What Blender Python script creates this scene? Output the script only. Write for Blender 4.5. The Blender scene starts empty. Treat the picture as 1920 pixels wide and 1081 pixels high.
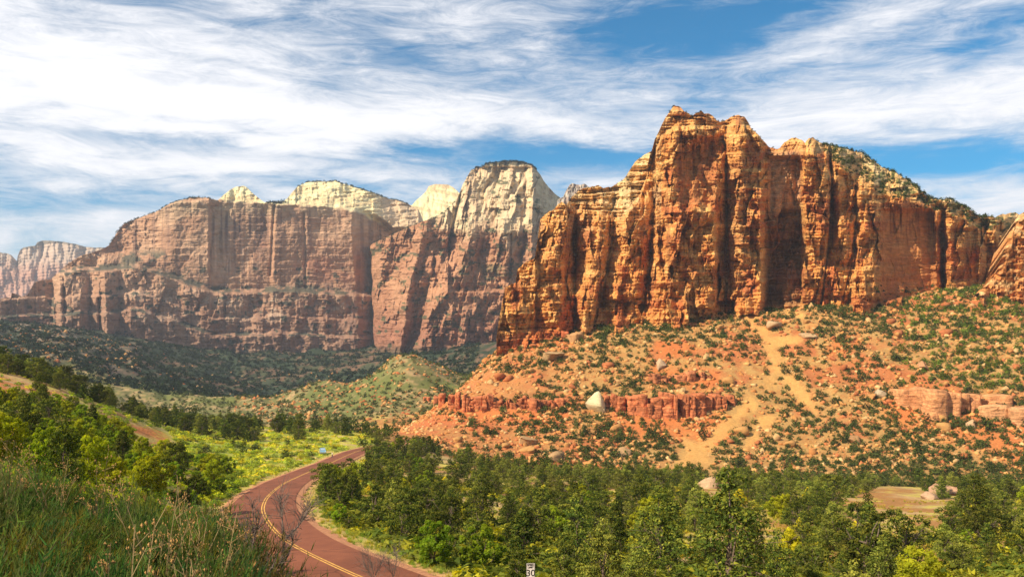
import bpy, math, random
import numpy as np

# ------------------------------------------------------------------ camera, sky, sun, exposure
FPX = 1663.0            # focal length in photograph pixels (1920 wide)
HOR = 640.0             # picture row of the true horizon
S = bpy.context.scene
col = S.collection
cam_d = bpy.data.cameras.new("camera"); cam = bpy.data.objects.new("camera", cam_d); col.objects.link(cam)
cam_d.sensor_width = 36.0; cam_d.lens = 36.0 * FPX / 1920.0
cam.location = (0, 0, 0); cam.rotation_euler = (math.radians(90), 0, 0)
cam_d.shift_y = (HOR - 540.5) / 1920.0
cam_d.clip_start = 0.1; cam_d.clip_end = 30000
S.camera = cam
S.view_settings.view_transform = 'Standard'; S.view_settings.look = 'None'
S.view_settings.exposure = 0.55; S.view_settings.gamma = 1.0
S.cycles.max_bounces = 5; S.cycles.diffuse_bounces = 2; S.cycles.transmission_bounces = 3
S.cycles.volume_bounces = 0; S.cycles.transparent_max_bounces = 6
S.cycles.use_denoising = True

SUN = np.array([-0.655, -0.45, 0.61]); SUN /= np.linalg.norm(SUN)
sun_d = bpy.data.lights.new("sun", 'SUN'); sun_d.energy = 5.0; sun_d.angle = math.radians(0.53); sun_d.color = (1.0, 0.89, 0.70)
sun = bpy.data.objects.new("sun", sun_d); col.objects.link(sun)
from mathutils import Vector, Matrix
sun.rotation_euler = Vector(SUN).to_track_quat('Z', 'Y').to_euler()

W = bpy.data.worlds.new("World"); S.world = W; W.use_nodes = True
nt = W.node_tree; N = nt.nodes; L = nt.links; N.clear()
def nd(t, **k):
    n = N.new(t)
    for a, b in k.items(): setattr(n, a, b)
    return n
def mth(op, a, b=None, c=None, clamp=False):
    n = N.new('ShaderNodeMath'); n.operation = op; n.use_clamp = clamp
    for i, v in enumerate((a, b, c)):
        if v is None: continue
        if isinstance(v, (int, float)): n.inputs[i].default_value = v
        else: L.new(v, n.inputs[i])
    return n.outputs[0]
sky = nd('ShaderNodeTexSky', sky_type='NISHITA', sun_disc=False)
sky.sun_elevation = math.asin(SUN[2]); sky.sun_rotation = math.atan2(SUN[0], SUN[1])
sky.altitude = 1200; sky.air_density = 1.0; sky.dust_density = 0.3; sky.ozone_density = 3.0
tc = nd('ShaderNodeTexCoord'); sep = nd('ShaderNodeSeparateXYZ'); L.new(tc.outputs['Generated'], sep.inputs[0])
x_, y_, z_ = sep.outputs
az = mth('ARCTAN2', x_, y_)
el = mth('ARCSINE', z_)
# cloud sheets: bearing / elevation field, drawn out along the wind
def noise(vec, scale, detail, rough=0.55, dist=0.0):
    n = nd('ShaderNodeTexNoise'); n.inputs['Scale'].default_value = scale; n.inputs['Detail'].default_value = detail
    n.inputs['Roughness'].default_value = rough; n.inputs['Distortion'].default_value = dist; L.new(vec, n.inputs['Vector']); return n.outputs['Fac']
comb = nd('ShaderNodeCombineXYZ'); L.new(az, comb.inputs[0]); L.new(el, comb.inputs[1])
mp = nd('ShaderNodeMapping'); mp.inputs['Rotation'].default_value = (0, 0, math.radians(-7)); mp.inputs['Scale'].default_value = (1.0, 4.2, 1.0)
L.new(comb.outputs[0], mp.inputs['Vector'])
n1 = noise(mp.outputs[0], 4.6, 10, 0.62, 0.30)
mp2 = nd('ShaderNodeMapping'); mp2.inputs['Rotation'].default_value = (0, 0, math.radians(9)); mp2.inputs['Scale'].default_value = (1.6, 8.0, 1.0); mp2.inputs['Location'].default_value = (3.1, 7.7, 0)
L.new(comb.outputs[0], mp2.inputs['Vector'])
n2 = noise(mp2.outputs[0], 7.0, 12, 0.74, 0.9)
wp = noise(comb.outputs[0], 6.0, 4, 0.6, 0.0)
# the cloud banks and the clear gaps that stand over this valley
def azel(px, py):
    u = (px - 960) / FPX; w = (HOR - py) / FPX
    return math.atan(u), math.atan(w / math.sqrt(1 + u * u))
BLOBS = [(60, 110, 420, 110, 4, .36), (330, 200, 330, 50, 3, .22), (120, 200, 300, 80, 0, .20), (930, 228, 330, 30, 3, .38), (560, 240, 260, 34, 2, .22), (520, 95, 230, 22, 9, .25),
         (110, 420, 260, 42, -6, .50), (560, 322, 420, 18, 2, .20), (1650, 235, 300, 38, 0, .46), (1880, 150, 220, 90, 0, .18), (1560, 62, 200, 18, -14, .26), (1300, 175, 260, 34, 8, .12),
         (1850, 372, 170, 34, 0, .42), (1130, 345, 90, 14, 0, .22), (1200, 120, 160, 16, -12, .15), (860, 40, 240, 40, 4, .16),
         (1030, 285, 220, 24, 2, -.42), (520, 283, 460, 12, 1, -.30), (210, 372, 170, 17, 2, -.42), (30, 392, 70, 26, 0, -.34), (300, 120, 60, 14, 12, -.2), (480, 160, 90, 14, 4, -.2), (420, 60, 120, 14, 10, -.2), (700, 210, 140, 12, 6, -.18), (60, 300, 160, 12, 3, -.2), (660, 345, 130, 22, 0, -.20), (1800, 312, 210, 20, 1, -.46), (1270, 30, 150, 60, -14, -.26),
         (1480, 18, 260, 26, -8, -.30), (1800, 95, 70, 26, -20, -.28), (690, 80, 110, 20, 12, -.20), (1320, 215, 170, 24, -4, -.22), (1430, 110, 60, 60, 0, -.16), (980, 130, 260, 26, 6, -.14), (420, 10, 200, 18, 0, -.2)]
acc = None
waz = mth('ADD', az, mth('MULTIPLY', mth('SUBTRACT', wp, 0.5), 0.10))
wel = mth('ADD', el, mth('MULTIPLY', mth('SUBTRACT', n1, 0.5), 0.055))
for (px, py, sx, sy, rot, amp) in BLOBS:
    a0, e0 = azel(px, py); r = math.radians(-rot); ca, sa = math.cos(r), math.sin(r)
    da = mth('SUBTRACT', waz, a0); de = mth('SUBTRACT', wel, e0)
    p = mth('ADD', mth('MULTIPLY', da, ca * FPX / sx), mth('MULTIPLY', de, sa * FPX / sx))
    q = mth('ADD', mth('MULTIPLY', da, -sa * FPX / sy), mth('MULTIPLY', de, ca * FPX / sy))
    g = mth('MULTIPLY', mth('EXPONENT', mth('MULTIPLY', mth('ADD', mth('MULTIPLY', p, p), mth('MULTIPLY', q, q)), -0.5)), amp)
    acc = g if acc is None else mth('ADD', acc, g)
field = mth('ADD', mth('ADD', mth('MULTIPLY', mth('SUBTRACT', n1, 0.5), 1.9), mth('MULTIPLY', mth('SUBTRACT', n2, 0.5), 1.3)), acc)
field = mth('ADD', field, 0.36)
mr = nd('ShaderNodeMapRange', interpolation_type='SMOOTHSTEP'); L.new(field, mr.inputs[0])
mr.inputs[1].default_value = -0.06; mr.inputs[2].default_value = 0.98; mr.inputs[3].default_value = 0.0; mr.inputs[4].default_value = 1.0
skyc = nd('ShaderNodeHueSaturation'); skyc.inputs['Saturation'].default_value = 1.72; skyc.inputs['Value'].default_value = 1.0; skyc.inputs['Hue'].default_value = 0.488
L.new(sky.outputs[0], skyc.inputs['Color'])
mix = nd('ShaderNodeMix', data_type='RGBA'); L.new(mr.outputs[0], mix.inputs[0]); L.new(skyc.outputs[0], mix.inputs[6])
cshade = mth('ADD', mth('MULTIPLY', field, 2.6), 6.1)
cc = nd('ShaderNodeCombineColor'); L.new(cshade, cc.inputs[0]); L.new(mth('MULTIPLY', cshade, 1.0), cc.inputs[1]); L.new(mth('MULTIPLY', cshade, 1.04), cc.inputs[2])
L.new(cc.outputs[0], mix.inputs[7])
bg = nd('ShaderNodeBackground'); bg.inputs['Strength'].default_value = 0.086; L.new(mix.outputs[2], bg.inputs['Color'])
wo = nd('ShaderNodeOutputWorld'); L.new(bg.outputs[0], wo.inputs['Surface'])

# ------------------------------------------------------------------ numpy noise
RNG = np.random.default_rng(7)
_T = RNG.random((8, 256, 256))
def vnoise(x, y, s=0):
    x = np.asarray(x, float); y = np.asarray(y, float)
    xi = np.floor(x).astype(np.int64); yi = np.floor(y).astype(np.int64); fx = x - xi; fy = y - yi
    fx = fx * fx * fx * (fx * (fx * 6 - 15) + 10); fy = fy * fy * fy * (fy * (fy * 6 - 15) + 10)
    T = _T[s % 8]; o = (s * 37) & 255
    a = T[(xi + o) & 255, yi & 255]; b = T[(xi + 1 + o) & 255, yi & 255]; c = T[(xi + o) & 255, (yi + 1) & 255]; d = T[(xi + 1 + o) & 255, (yi + 1) & 255]
    return (a * (1 - fx) + b * fx) * (1 - fy) + (c * (1 - fx) + d * fx) * fy - 0.5
def fbm(x, y, o=5, s=0, g=0.5):
    r = 0; a = 1.0; t = 0
    for k in range(o):
        r = r + a * vnoise(x * 2 ** k + 11.3 * k, y * 2 ** k - 7.1 * k, s + k); t += a; a *= g
    return r / t * 2.0          # about -1 .. 1
def facet(x, y, s=0, k=0.8, grad=0.8, dens=1.0):
    """fractured rock: lowest of several tilted planes, one per cell"""
    x = np.asarray(x, float); y = np.asarray(y, float)
    xi = np.floor(x).astype(np.int64); yi = np.floor(y).astype(np.int64)
    best = np.full(np.broadcast(x, y).shape, 1e9)
    R = [_T[(s + q) % 8] for q in range(5)]
    for dx in (-1, 0, 1):
        for dy in (-1, 0, 1):
            a = (xi + dx + 13 * s) & 255; b = (yi + dy) & 255
            cx = xi + dx + R[0][a, b]; cy = yi + dy + R[1][a, b]
            ex = x - cx; ey = y - cy
            v = R[2][a, b] * 0.9 + (R[3][a, b] - .5) * 2 * grad * ex + (R[4][a, b] - .5) * grad * ey + k * (ex * ex + ey * ey)
            best = np.minimum(best, v)
    return best - 0.35
def blocks(x, y, s=0, tilt=.5):
    """jointed rock: stacked blocks with straight edges, each set in or out"""
    x = np.asarray(x, float); y = np.asarray(y, float); c = np.floor(x).astype(np.int64); R = _T[s % 8]; R2 = _T[(s + 1) % 8]
    yy = y * (0.75 + .5 * R[c & 255, 3]) + R[c & 255, 7] * 5; r = np.floor(yy).astype(np.int64); fx = x - c - .5; fy = yy - r - .5; a, b = (c + 17 * s) & 255, r & 255
    return R[a, b] - .5 + tilt * (R2[a, b] - .5) * fx * 2 + tilt * .6 * (R2[b, a] - .3) * fy * 2
def sstep(a, b, x):
    t = np.clip((x - a) / (b - a), 0, 1); return t * t * (3 - 2 * t)
def gauss1(A, sig, axis):
    r = int(3 * sig) + 1; k = np.exp(-0.5 * (np.arange(-r, r + 1) / sig) ** 2); k /= k.sum()
    pad = [(0, 0)] * A.ndim; pad[axis] = (r, r); P = np.pad(A, pad, mode='edge')
    return np.apply_along_axis(lambda m: np.convolve(m, k, mode='valid'), axis, P)
def polydist(px, py, pts):
    """distance to a polyline and parameter along it"""
    best = np.full(np.shape(px), 1e18); tt = np.zeros(np.shape(px))
    for i in range(len(pts) - 1):
        ax, ay = pts[i][:2]; bx, by = pts[i + 1][:2]; dx, dy = bx - ax, by - ay
        t = np.clip(((px - ax) * dx + (py - ay) * dy) / (dx * dx + dy * dy), 0, 1)
        d = (px - ax - t * dx) ** 2 + (py - ay - t * dy) ** 2
        m = d < best; best = np.where(m, d, best); tt = np.where(m, i + t, tt)
    return np.sqrt(best), tt

# ------------------------------------------------------------------ mesh and object helpers
def mesh_np(name, V, F, C=None, smooth=False, mat=None):
    V = np.asarray(V, np.float32); F = np.asarray(F, np.int32); n = F.shape[1]
    me = bpy.data.meshes.new(name)
    me.vertices.add(len(V)); me.vertices.foreach_set('co', V.ravel())
    me.loops.add(F.size); me.loops.foreach_set('vertex_index', F.ravel())
    me.polygons.add(len(F)); me.polygons.foreach_set('loop_start', np.arange(0, F.size, n, dtype=np.int32))
    if smooth: me.polygons.foreach_set('use_smooth', np.ones(len(F), bool))
    me.update(calc_edges=True)
    if C is not None:
        at = me.color_attributes.new('tint', 'FLOAT_COLOR', 'POINT')
        c4 = np.ones((len(V), 4), np.float32); c4[:, :3] = C; at.data.foreach_set('color', c4.ravel())
    if mat: me.materials.append(mat)
    return me
def ob(name, data, parent=None, loc=None, label=None, cat=None, group=None, kind=None):
    o = bpy.data.objects.new(name, data); col.objects.link(o)
    if parent: o.parent = parent
    if loc is not None: o.location = loc
    if label: o['label'] = label
    if cat: o['category'] = cat
    if group: o['group'] = group
    if kind: o['kind'] = kind
    return o
def copy_thing(src, loc, rz, sc, label=None, group=None, tilt=(0, 0)):
    r = src.copy(); col.objects.link(r); r.location = loc; r.rotation_euler = (tilt[0], tilt[1], rz)
    r.scale = sc if isinstance(sc, tuple) else (sc, sc, sc)
    if label: r['label'] = label
    if group: r['group'] = group
    for ch in list(src.children):
        c = ch.copy(); col.objects.link(c); c.parent = r
        for g in ch.children:
            d = g.copy(); col.objects.link(d); d.parent = c
    return r
class MB:
    """collects quads (triangles repeat their last corner is avoided: separate lists)"""
    def __init__(s): s.v = []; s.f = []; s.c = []
    def add(s, V, F, C=None):
        b = len(s.v); s.v += [tuple(p) for p in V]; s.f += [tuple(i + b for i in f) for f in F]
        if C is not None: s.c += [C] * len(V)
    def box(s, x0, x1, y0, y1, z0, z1, C=None, taper=0):
        V = [(x0, y0, z0), (x1, y0, z0), (x1, y1, z0), (x0, y1, z0), (x0 + taper, y0 + taper, z1), (x1 - taper, y0 + taper, z1), (x1 - taper, y1 - taper, z1), (x0 + taper, y1 - taper, z1)]
        s.add(V, [(0, 3, 2, 1), (4, 5, 6, 7), (0, 1, 5, 4), (1, 2, 6, 5), (2, 3, 7, 6), (3, 0, 4, 7)], C)
    def tube(s, pts, rad, n=6, C=None):
        P = [Vector(p) for p in pts]; V = []; F = []
        for i, p in enumerate(P):
            d = (P[min(i + 1, len(P) - 1)] - P[max(i - 1, 0)]).normalized()
            a = d.cross(Vector((0.3, 0.9, 0.31))).normalized(); b = d.cross(a)
            for k in range(n):
                t = 2 * math.pi * k / n; V.append(p + (a * math.cos(t) + b * math.sin(t)) * rad[i])
        for i in range(len(P) - 1):
            for k in range(n):
                F.append((i * n + k, i * n + (k + 1) % n, (i + 1) * n + (k + 1) % n, (i + 1) * n + k))
        F.append(tuple(range(n))[::-1]); F.append(tuple((len(P) - 1) * n + k for k in range(n)))
        s.add(V, F, C)
    def mesh(s, name, mat, smooth=False):
        me = bpy.data.meshes.new(name); me.from_pydata(s.v, [], s.f); me.update()
        if s.c:
            at = me.color_attributes.new('tint', 'FLOAT_COLOR', 'POINT')
            for i, c in enumerate(s.c): at.data[i].color = (*c, 1)
        if smooth:
            for p in me.polygons: p.use_smooth = True
        me.materials.append(mat); return me

# ------------------------------------------------------------------ materials
def material(name):
    m = bpy.data.materials.new(name); m.use_nodes = True; t = m.node_tree; t.nodes.clear()
    return m, t
def node(t, ty, ins=None, **k):
    n = t.nodes.new(ty)
    for a, b in k.items(): setattr(n, a, b)
    for a, b in (ins or {}).items():
        if hasattr(b, 'is_output') or isinstance(b, bpy.types.NodeSocket): t.links.new(b, n.inputs[a])
        else: n.inputs[a].default_value = b
    return n
def rock_material(name, scale, bump=0.6, contrast=0.35, strata=0.0):
    m, t = material(name)
    at = node(t, 'ShaderNodeAttribute', attribute_name='tint')
    tc = node(t, 'ShaderNodeTexCoord')
    no = node(t, 'ShaderNodeTexNoise', {'Vector': tc.outputs['Object'], 'Scale': scale, 'Detail': 8.0, 'Roughness': 0.65})
    mp = node(t, 'ShaderNodeMapping', {'Vector': tc.outputs['Object'], 'Scale': (0.12, 0.12, 1.0)})
    st = node(t, 'ShaderNodeTexNoise', {'Vector': mp.outputs[0], 'Scale': scale * 2.5, 'Detail': 5.0, 'Roughness': 0.6, 'Distortion': 0.4})
    m1 = node(t, 'ShaderNodeMapRange', {0: no.outputs['Fac'], 1: 0.3, 2: 0.7, 3: 1 - contrast, 4: 1 + contrast})
    m2 = node(t, 'ShaderNodeMapRange', {0: st.outputs['Fac'], 1: 0.35, 2: 0.65, 3: 1 - strata, 4: 1 + strata})
    mu = node(t, 'ShaderNodeMath', {0: m1.outputs[0], 1: m2.outputs[0]}, operation='MULTIPLY')
    vm = node(t, 'ShaderNodeVectorMath', {0: at.outputs['Color']}, operation='SCALE'); t.links.new(mu.outputs[0], vm.inputs['Scale'])
    hh = node(t, 'ShaderNodeMath', {0: no.outputs['Fac'], 1: st.outputs['Fac']}, operation='ADD')
    bp = node(t, 'ShaderNodeBump', {'Height': hh.outputs[0], 'Strength': bump, 'Distance': 1.0 / scale * 0.5})
    bs = node(t, 'ShaderNodeBsdfPrincipled', {'Base Color': vm.outputs[0], 'Roughness': 0.92, 'Normal': bp.outputs[0], 'Specular IOR Level': 0.15})
    node(t, 'ShaderNodeOutputMaterial', {'Surface': bs.outputs[0]})
    return m
def leaf_material(name, trans=0.4, vary=0.25):
    m, t = material(name)
    at = node(t, 'ShaderNodeAttribute', attribute_name='tint')
    oi = node(t, 'ShaderNodeObjectInfo')
    hv = node(t, 'ShaderNodeMapRange', {0: oi.outputs['Random'], 3: 0.485, 4: 0.515})
    r2 = node(t, 'ShaderNodeMath', {0: oi.outputs['Random'], 1: 7.31}, operation='MULTIPLY'); r3 = node(t, 'ShaderNodeMath', {0: r2.outputs[0]}, operation='FRACT')
    vv = node(t, 'ShaderNodeMapRange', {0: r3.outputs[0], 3: 1 - vary, 4: 1 + vary})
    hs = node(t, 'ShaderNodeHueSaturation', {'Hue': hv.outputs[0], 'Value': vv.outputs[0], 'Color': at.outputs['Color']})
    d = node(t, 'ShaderNodeBsdfDiffuse', {'Color': hs.outputs[0], 'Roughness': 0.6})
    h2 = node(t, 'ShaderNodeHueSaturation', {'Hue': 0.488, 'Saturation': 1.1, 'Value': 1.3, 'Color': hs.outputs[0]})
    tr = node(t, 'ShaderNodeBsdfTranslucent', {'Color': h2.outputs[0]})
    mx = node(t, 'ShaderNodeMixShader', {0: trans, 1: d.outputs[0], 2: tr.outputs[0]})
    node(t, 'ShaderNodeOutputMaterial', {'Surface': mx.outputs[0]})
    return m
def plain(name, c, rough=0.6, metal=0.0, noise_s=None, amt=0.2, spec=0.4):
    m, t = material(name)
    bs = node(t, 'ShaderNodeBsdfPrincipled', {'Base Color': (*c, 1), 'Roughness': rough, 'Metallic': metal, 'Specular IOR Level': spec})
    if noise_s:
        tc = node(t, 'ShaderNodeTexCoord')
        no = node(t, 'ShaderNodeTexNoise', {'Vector': tc.outputs['Object'], 'Scale': noise_s, 'Detail': 6.0, 'Roughness': 0.65})
        mr = node(t, 'ShaderNodeMapRange', {0: no.outputs['Fac'], 1: 0.3, 2: 0.7, 3: 1 - amt, 4: 1 + amt})
        rgb = node(t, 'ShaderNodeRGB'); rgb.outputs[0].default_value = (*c, 1)
        vm = node(t, 'ShaderNodeVectorMath', {0: rgb.outputs[0]}, operation='SCALE'); t.links.new(mr.outputs[0], vm.inputs['Scale'])
        t.links.new(vm.outputs[0], bs.inputs['Base Color'])
        bp = node(t, 'ShaderNodeBump', {'Height': no.outputs['Fac'], 'Strength': 0.3, 'Distance': 0.5 / noise_s}); t.links.new(bp.outputs[0], bs.inputs['Normal'])
    node(t, 'ShaderNodeOutputMaterial', {'Surface': bs.outputs[0]})
    return m
M_CLIFF = rock_material('orange_sandstone', 0.30, 0.9, 0.26, 0.20)
M_FAR = rock_material('far_sandstone', 0.05, 0.6, 0.16, 0.05)
M_GROUND = rock_material('earth', 0.9, 0.5, 0.22, 0.0)
M_STONE = rock_material('boulder_stone', 1.2, 0.6, 0.2, 0.08)
M_LEAF = leaf_material('conifer_leaves', 0.18, 0.42)
M_LEAF2 = leaf_material('broad_leaves', 0.50, 0.15)
M_BRUSH = leaf_material('brush_leaves', 0.35, 0.15)
M_BARK = plain('bark', (0.17, 0.12, 0.085), 0.9, 0, 9.0, 0.4, 0.1)
M_DEADWOOD = plain('dead_wood', (0.16, 0.115, 0.09), 0.9, 0, 12.0, 0.35, 0.1)
M_STRAW = plain('dry_stalks', (0.30, 0.20, 0.09), 0.85, 0, 30.0, 0.3, 0.1)

# ------------------------------------------------------------------ the road line, in metres
ROAD_PX = [(1300, 1255, 38), (1000, 1200, 46), (800, 1132, 54), (672, 1081, 61.5), (604, 1050, 67), (563, 1029.5, 72), (535, 1012, 76.5), (508, 986.5, 85), (494, 961, 96), (495, 944, 105),
           (506, 927, 121), (531, 907, 146), (560, 893, 171), (592, 879, 200), (621, 867.5, 229), (638, 859, 249), (674, 844.4, 288), (712, 836, 320), (750, 830, 345)]
def P3(px, py, Y): return ((px - 960) / FPX * Y, Y, (HOR - py) / FPX * Y)
RC = np.array([P3(*r) for r in ROAD_PX])
def catmull(P, m):
    out = []
    n = len(P)
    for i in range(n - 1):
        p0, p1, p2, p3 = P[max(i - 1, 0)], P[i], P[i + 1], P[min(i + 2, n - 1)]
        for t in np.linspace(0, 1, m, endpoint=False):
            out.append(0.5 * ((2 * p1) + (-p0 + p2) * t + (2 * p0 - 5 * p1 + 4 * p2 - p3) * t * t + (-p0 + 3 * p1 - 3 * p2 + p3) * t ** 3))
    out.append(P[-1]); return np.array(out)
RS = catmull(RC, 10)
for _ in range(4):
    RS[1:-1] = (RS[:-2] + 2 * RS[1:-1] + RS[2:]) / 4
_seg = np.linalg.norm(np.diff(RS[:, :2], axis=0), axis=1); RL = np.concatenate([[0], np.cumsum(_seg)])
_n = int(RL[-1] / 1.5); _q = np.linspace(0, RL[-1], _n); RS = np.stack([np.interp(_q, RL, RS[:, k]) for k in range(3)], 1)
def road_near(X, Y):
    X = np.atleast_1d(X).ravel(); Y = np.atleast_1d(Y).ravel(); d = np.empty(len(X)); z = np.empty(len(X))
    A = RS[::2]
    for i in range(0, len(X), 40000):
        dd = (X[i:i + 40000, None] - A[None, :, 0]) ** 2 + (Y[i:i + 40000, None] - A[None, :, 1]) ** 2
        j = dd.argmin(1); d[i:i + 40000] = np.sqrt(dd[np.arange(len(j)), j]); z[i:i + 40000] = A[j, 2]
    return d, z
ROAD_HW = 3.65

# ------------------------------------------------------------------ lie of the land: slices (Y, [(picture column, height)])
SL = [(-66, [(-900, -1.2), (960, -1.6), (2800, -3)]),
      (-20, [(-900, -0.6), (960, -1.5), (2800, -4)]),
      (2, [(-900, -0.4), (0, -1.2), (500, -1.7), (960, -1.9), (2800, -3.2)]),
      (8, [(-500, -1.3), (0, -1.9), (300, -2.35), (450, -2.7), (600, -4.2), (1200, -5.2), (2400, -5.8)]),
      (14, [(-500, -2.1), (0, -2.9), (300, -3.6), (450, -4.4), (600, -6.2), (1200, -7.6), (2400, -8.0)]),
      (24, [(-500, -3.0), (0, -4.6), (300, -7.4), (460, -9.2), (700, -10.5), (2400, -10.5)]),
      (40, [(-500, -3.5), (0, -6.2), (300, -10.5), (460, -13.2), (700, -15), (1000, -15.4), (2400, -15.5)]),
      (60, [(-500, -4), (0, -8.0), (200, -10.8), (350, -13.6), (470, -15.9), (672, -16.3), (1000, -17.2), (1920, -18.5), (2600, -19)]),
      (80, [(-500, -4.5), (0, -9.3), (200, -12.6), (350, -16), (510, -17.4), (700, -18.2), (1000, -20.2), (1920, -21), (2600, -21)]),
      (105, [(-500, -5), (0, -10.2), (200, -14.2), (350, -18), (495, -19.2), (650, -20), (1000, -23), (1920, -24)]),
      (150, [(-500, -4), (0, -10.5), (90, -11.3), (150, -13.5), (300, -20), (420, -23.4), (531, -24), (700, -25.5), (1000, -29), (1920, -30)]),
      (200, [(-500, 0), (0, -9.6), (150, -14.8), (270, -22), (400, -28.5), (600, -29.6), (800, -32), (1000, -35), (1920, -37)]),
      (260, [(-500, 6), (0, -7), (120, -13), (230, -21), (330, -29), (450, -33), (640, -34), (800, -38), (1000, -41), (1920, -45)]),
      (330, [(-500, 8), (0, -9), (150, -20), (280, -29), (400, -35), (600, -36.5), (700, -38), (1000, -49), (1500, -54), (1920, -57)]),
      (385, [(-500, 0), (0, -20), (200, -32), (400, -37), (640, -38), (720, -42), (850, -50), (1000, -56), (1500, -61), (1920, -61)]),
      (450, [(-500, -10), (0, -38), (400, -44), (640, -46), (720, -47), (850, -43), (1000, -40), (1250, -40), (1500, -43), (1920, -33)]),
      (500, [(-500, -20), (0, -48), (500, -54), (700, -54), (760, -48), (850, -31), (1000, -20), (1250, -16), (1500, -12), (1700, -11), (1920, -3)]),
      (550, [(-500, -20), (0, -55), (500, -60), (740, -60), (800, -47), (880, -22), (935, -6), (1100, 2), (1250, 6), (1500, 13), (1700, 14), (1920, 25)]),
      (572, [(-500, -20), (0, -56), (500, -61), (750, -61), (820, -46), (885, -22), (935, 0), (1000, 3.4), (1100, 10), (1250, 14.5), (1300, 18), (1400, 21), (1500, 23), (1640, 21.5), (1760, 28), (1920, 35)]),
      (600, [(-500, -20), (0, -58), (500, -63), (760, -62), (840, -44), (890, -22), (935, 1), (1100, 12.5), (1250, 16.5), (1400, 22), (1500, 24), (1640, 23.5), (1760, 32), (1920, 40)]),
      (660, [(-500, -20), (0, -60), (500, -63), (700, -58), (840, -56), (900, -30), (960, 2), (1100, 14), (1500, 26), (1760, 38), (1920, 46)]),
      (740, [(-500, -20), (0, -60), (470, -63), (600, -56), (760, -36), (860, -50), (960, -20), (1500, 60), (1920, 70)]),
      (860, [(-500, 0), (0, -30), (300, -62), (480, -58), (560, -48), (595, -34), (650, -48), (700, -30), (755, 3), (780, 3), (830, -18), (880, -30), (960, -32), (1500, 80), (1920, 80)]),
      (1000, [(-500, 40), (0, -12), (100, -22), (200, -36), (400, -64), (560, -84), (760, -66), (960, -50), (1920, 80)]),
      (1150, [(-500, 60), (0, 2), (120, -8), (230, -28), (320, -48), (420, -78), (520, -84), (760, -62), (960, -30), (1920, 80)]),
      (1350, [(-500, 80), (0, 22), (140, 6), (250, -22), (380, -62), (500, -80), (620, -66), (760, -34), (960, -8), (1920, 90)]),
      (1600, [(-500, 110), (0, 36), (200, 12), (350, -22), (480, -46), (620, -46), (740, -28), (960, 0), (1920, 90)]),
      (1850, [(-500, 110), (0, 36), (200, 12), (350, -12), (480, -22), (700, -24), (960, -10), (1920, 90)]),
      (2300, [(-500, 60), (0, 40), (960, 20), (1920, 60)]), (9000, [(-500, 60), (960, 60), (1920, 60)])]
AP = 70.0
UG = np.linspace(-1.0, 1.0, 560); LY0, LY1 = math.log(AP - 66), math.log(AP + 9000); LG = np.linspace(LY0, LY1, 700)
_rows = []
for (Y, pts) in SL:
    p = np.array(pts, float); xs = (p[:, 0] - 960) / FPX * max(Y, 6) / (Y + AP); _rows.append(np.interp(UG, xs, p[:, 1]))
_rows = np.array(_rows); _ly = np.log(np.array([s[0] for s in SL]) + AP)
TAB = np.stack([np.interp(LG, _ly, _rows[:, k]) for k in range(len(UG))], 1)
TAB = gauss1(gauss1(TAB, 3.0, 1), 3.2, 0)
def gbase(X, Y):
    X = np.asarray(X, float); Y = np.asarray(Y, float)
    u = np.clip((X / (Y + AP) - UG[0]) / (UG[1] - UG[0]), 0, len(UG) - 1.001); l = np.clip((np.log(np.maximum(Y + AP, 3.9)) - LY0) / (LG[1] - LG[0]), 0, len(LG) - 1.001)
    i = l.astype(int); j = u.astype(int); a = l - i; b = u - j
    return (TAB[i, j] * (1 - b) + TAB[i, j + 1] * b) * (1 - a) + (TAB[i + 1, j] * (1 - b) + TAB[i + 1, j + 1] * b) * a
def gz(X, Y):
    X = np.asarray(X, float); Y = np.asarray(Y, float); sh = X.shape
    z = gbase(X, Y)
    far = sstep(380, 520, Y)
    n = fbm(X / 9, Y / 9, 4, 1) * 0.35 * sstep(5, 60, Y) + fbm(X / 45, Y / 45, 4, 2) * 1.0 * sstep(60, 200, Y)
    tal = far * (1 - sstep(640, 700, Y))
    n = n + tal * (fbm(X / 30 + 2, Y / 55, 4, 3) * 3.2 + fbm(X / 7, Y / 9, 3, 4) * 1.0)
    big = sstep(650, 900, Y)
    rg = 1 - np.abs(fbm((X + 0.5 * Y) / 70, (Y - .3 * X) / 170, 4, 5))
    n = n + big * (fbm(X / 90, Y / 110, 5, 6) * 7 + (rg - .7) * 16)
    z = z + n
    m = (Y < 460) & (Y > 20)
    if m.any():
        zz = z.ravel().copy(); mm = m.ravel(); d, rz = road_near(X.ravel()[mm], Y.ravel()[mm])
        w = 1 - sstep(5.2, 11.0, d)
        zz[mm] = zz[mm] * (1 - w) + (rz - 0.10 - 0.18 * sstep(3.4, 5.5, d)) * w; z = zz.reshape(sh)
    return z
_YM = np.exp(np.linspace(math.log(2.5), math.log(2200), 1600))
def hit(px, py, y0=0, y1=1e9):
    """point of the ground seen along a ray"""
    Y = _YM[(_YM > y0) & (_YM < y1)]; X = (px - 960) / FPX * Y; Zr = (HOR - py) / FPX * Y; g = gz(X, Y)
    i = np.nonzero(g >= Zr)[0]
    if len(i) == 0: return None
    i = i[0]
    if i > 0:
        a = (Zr[i - 1] - g[i - 1]); b = (Zr[i] - g[i]); t = a / (a - b) if a != b else 0; y = Y[i - 1] + t * (Y[i] - Y[i - 1])
    else: y = Y[0]
    x = (px - 960) / FPX * y
    return float(x), float(y), float(gz(np.array([x]), np.array([y]))[0])
def topix(X, Y, Z): return 960 + FPX * X / Y, HOR - FPX * Z / Y

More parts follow.
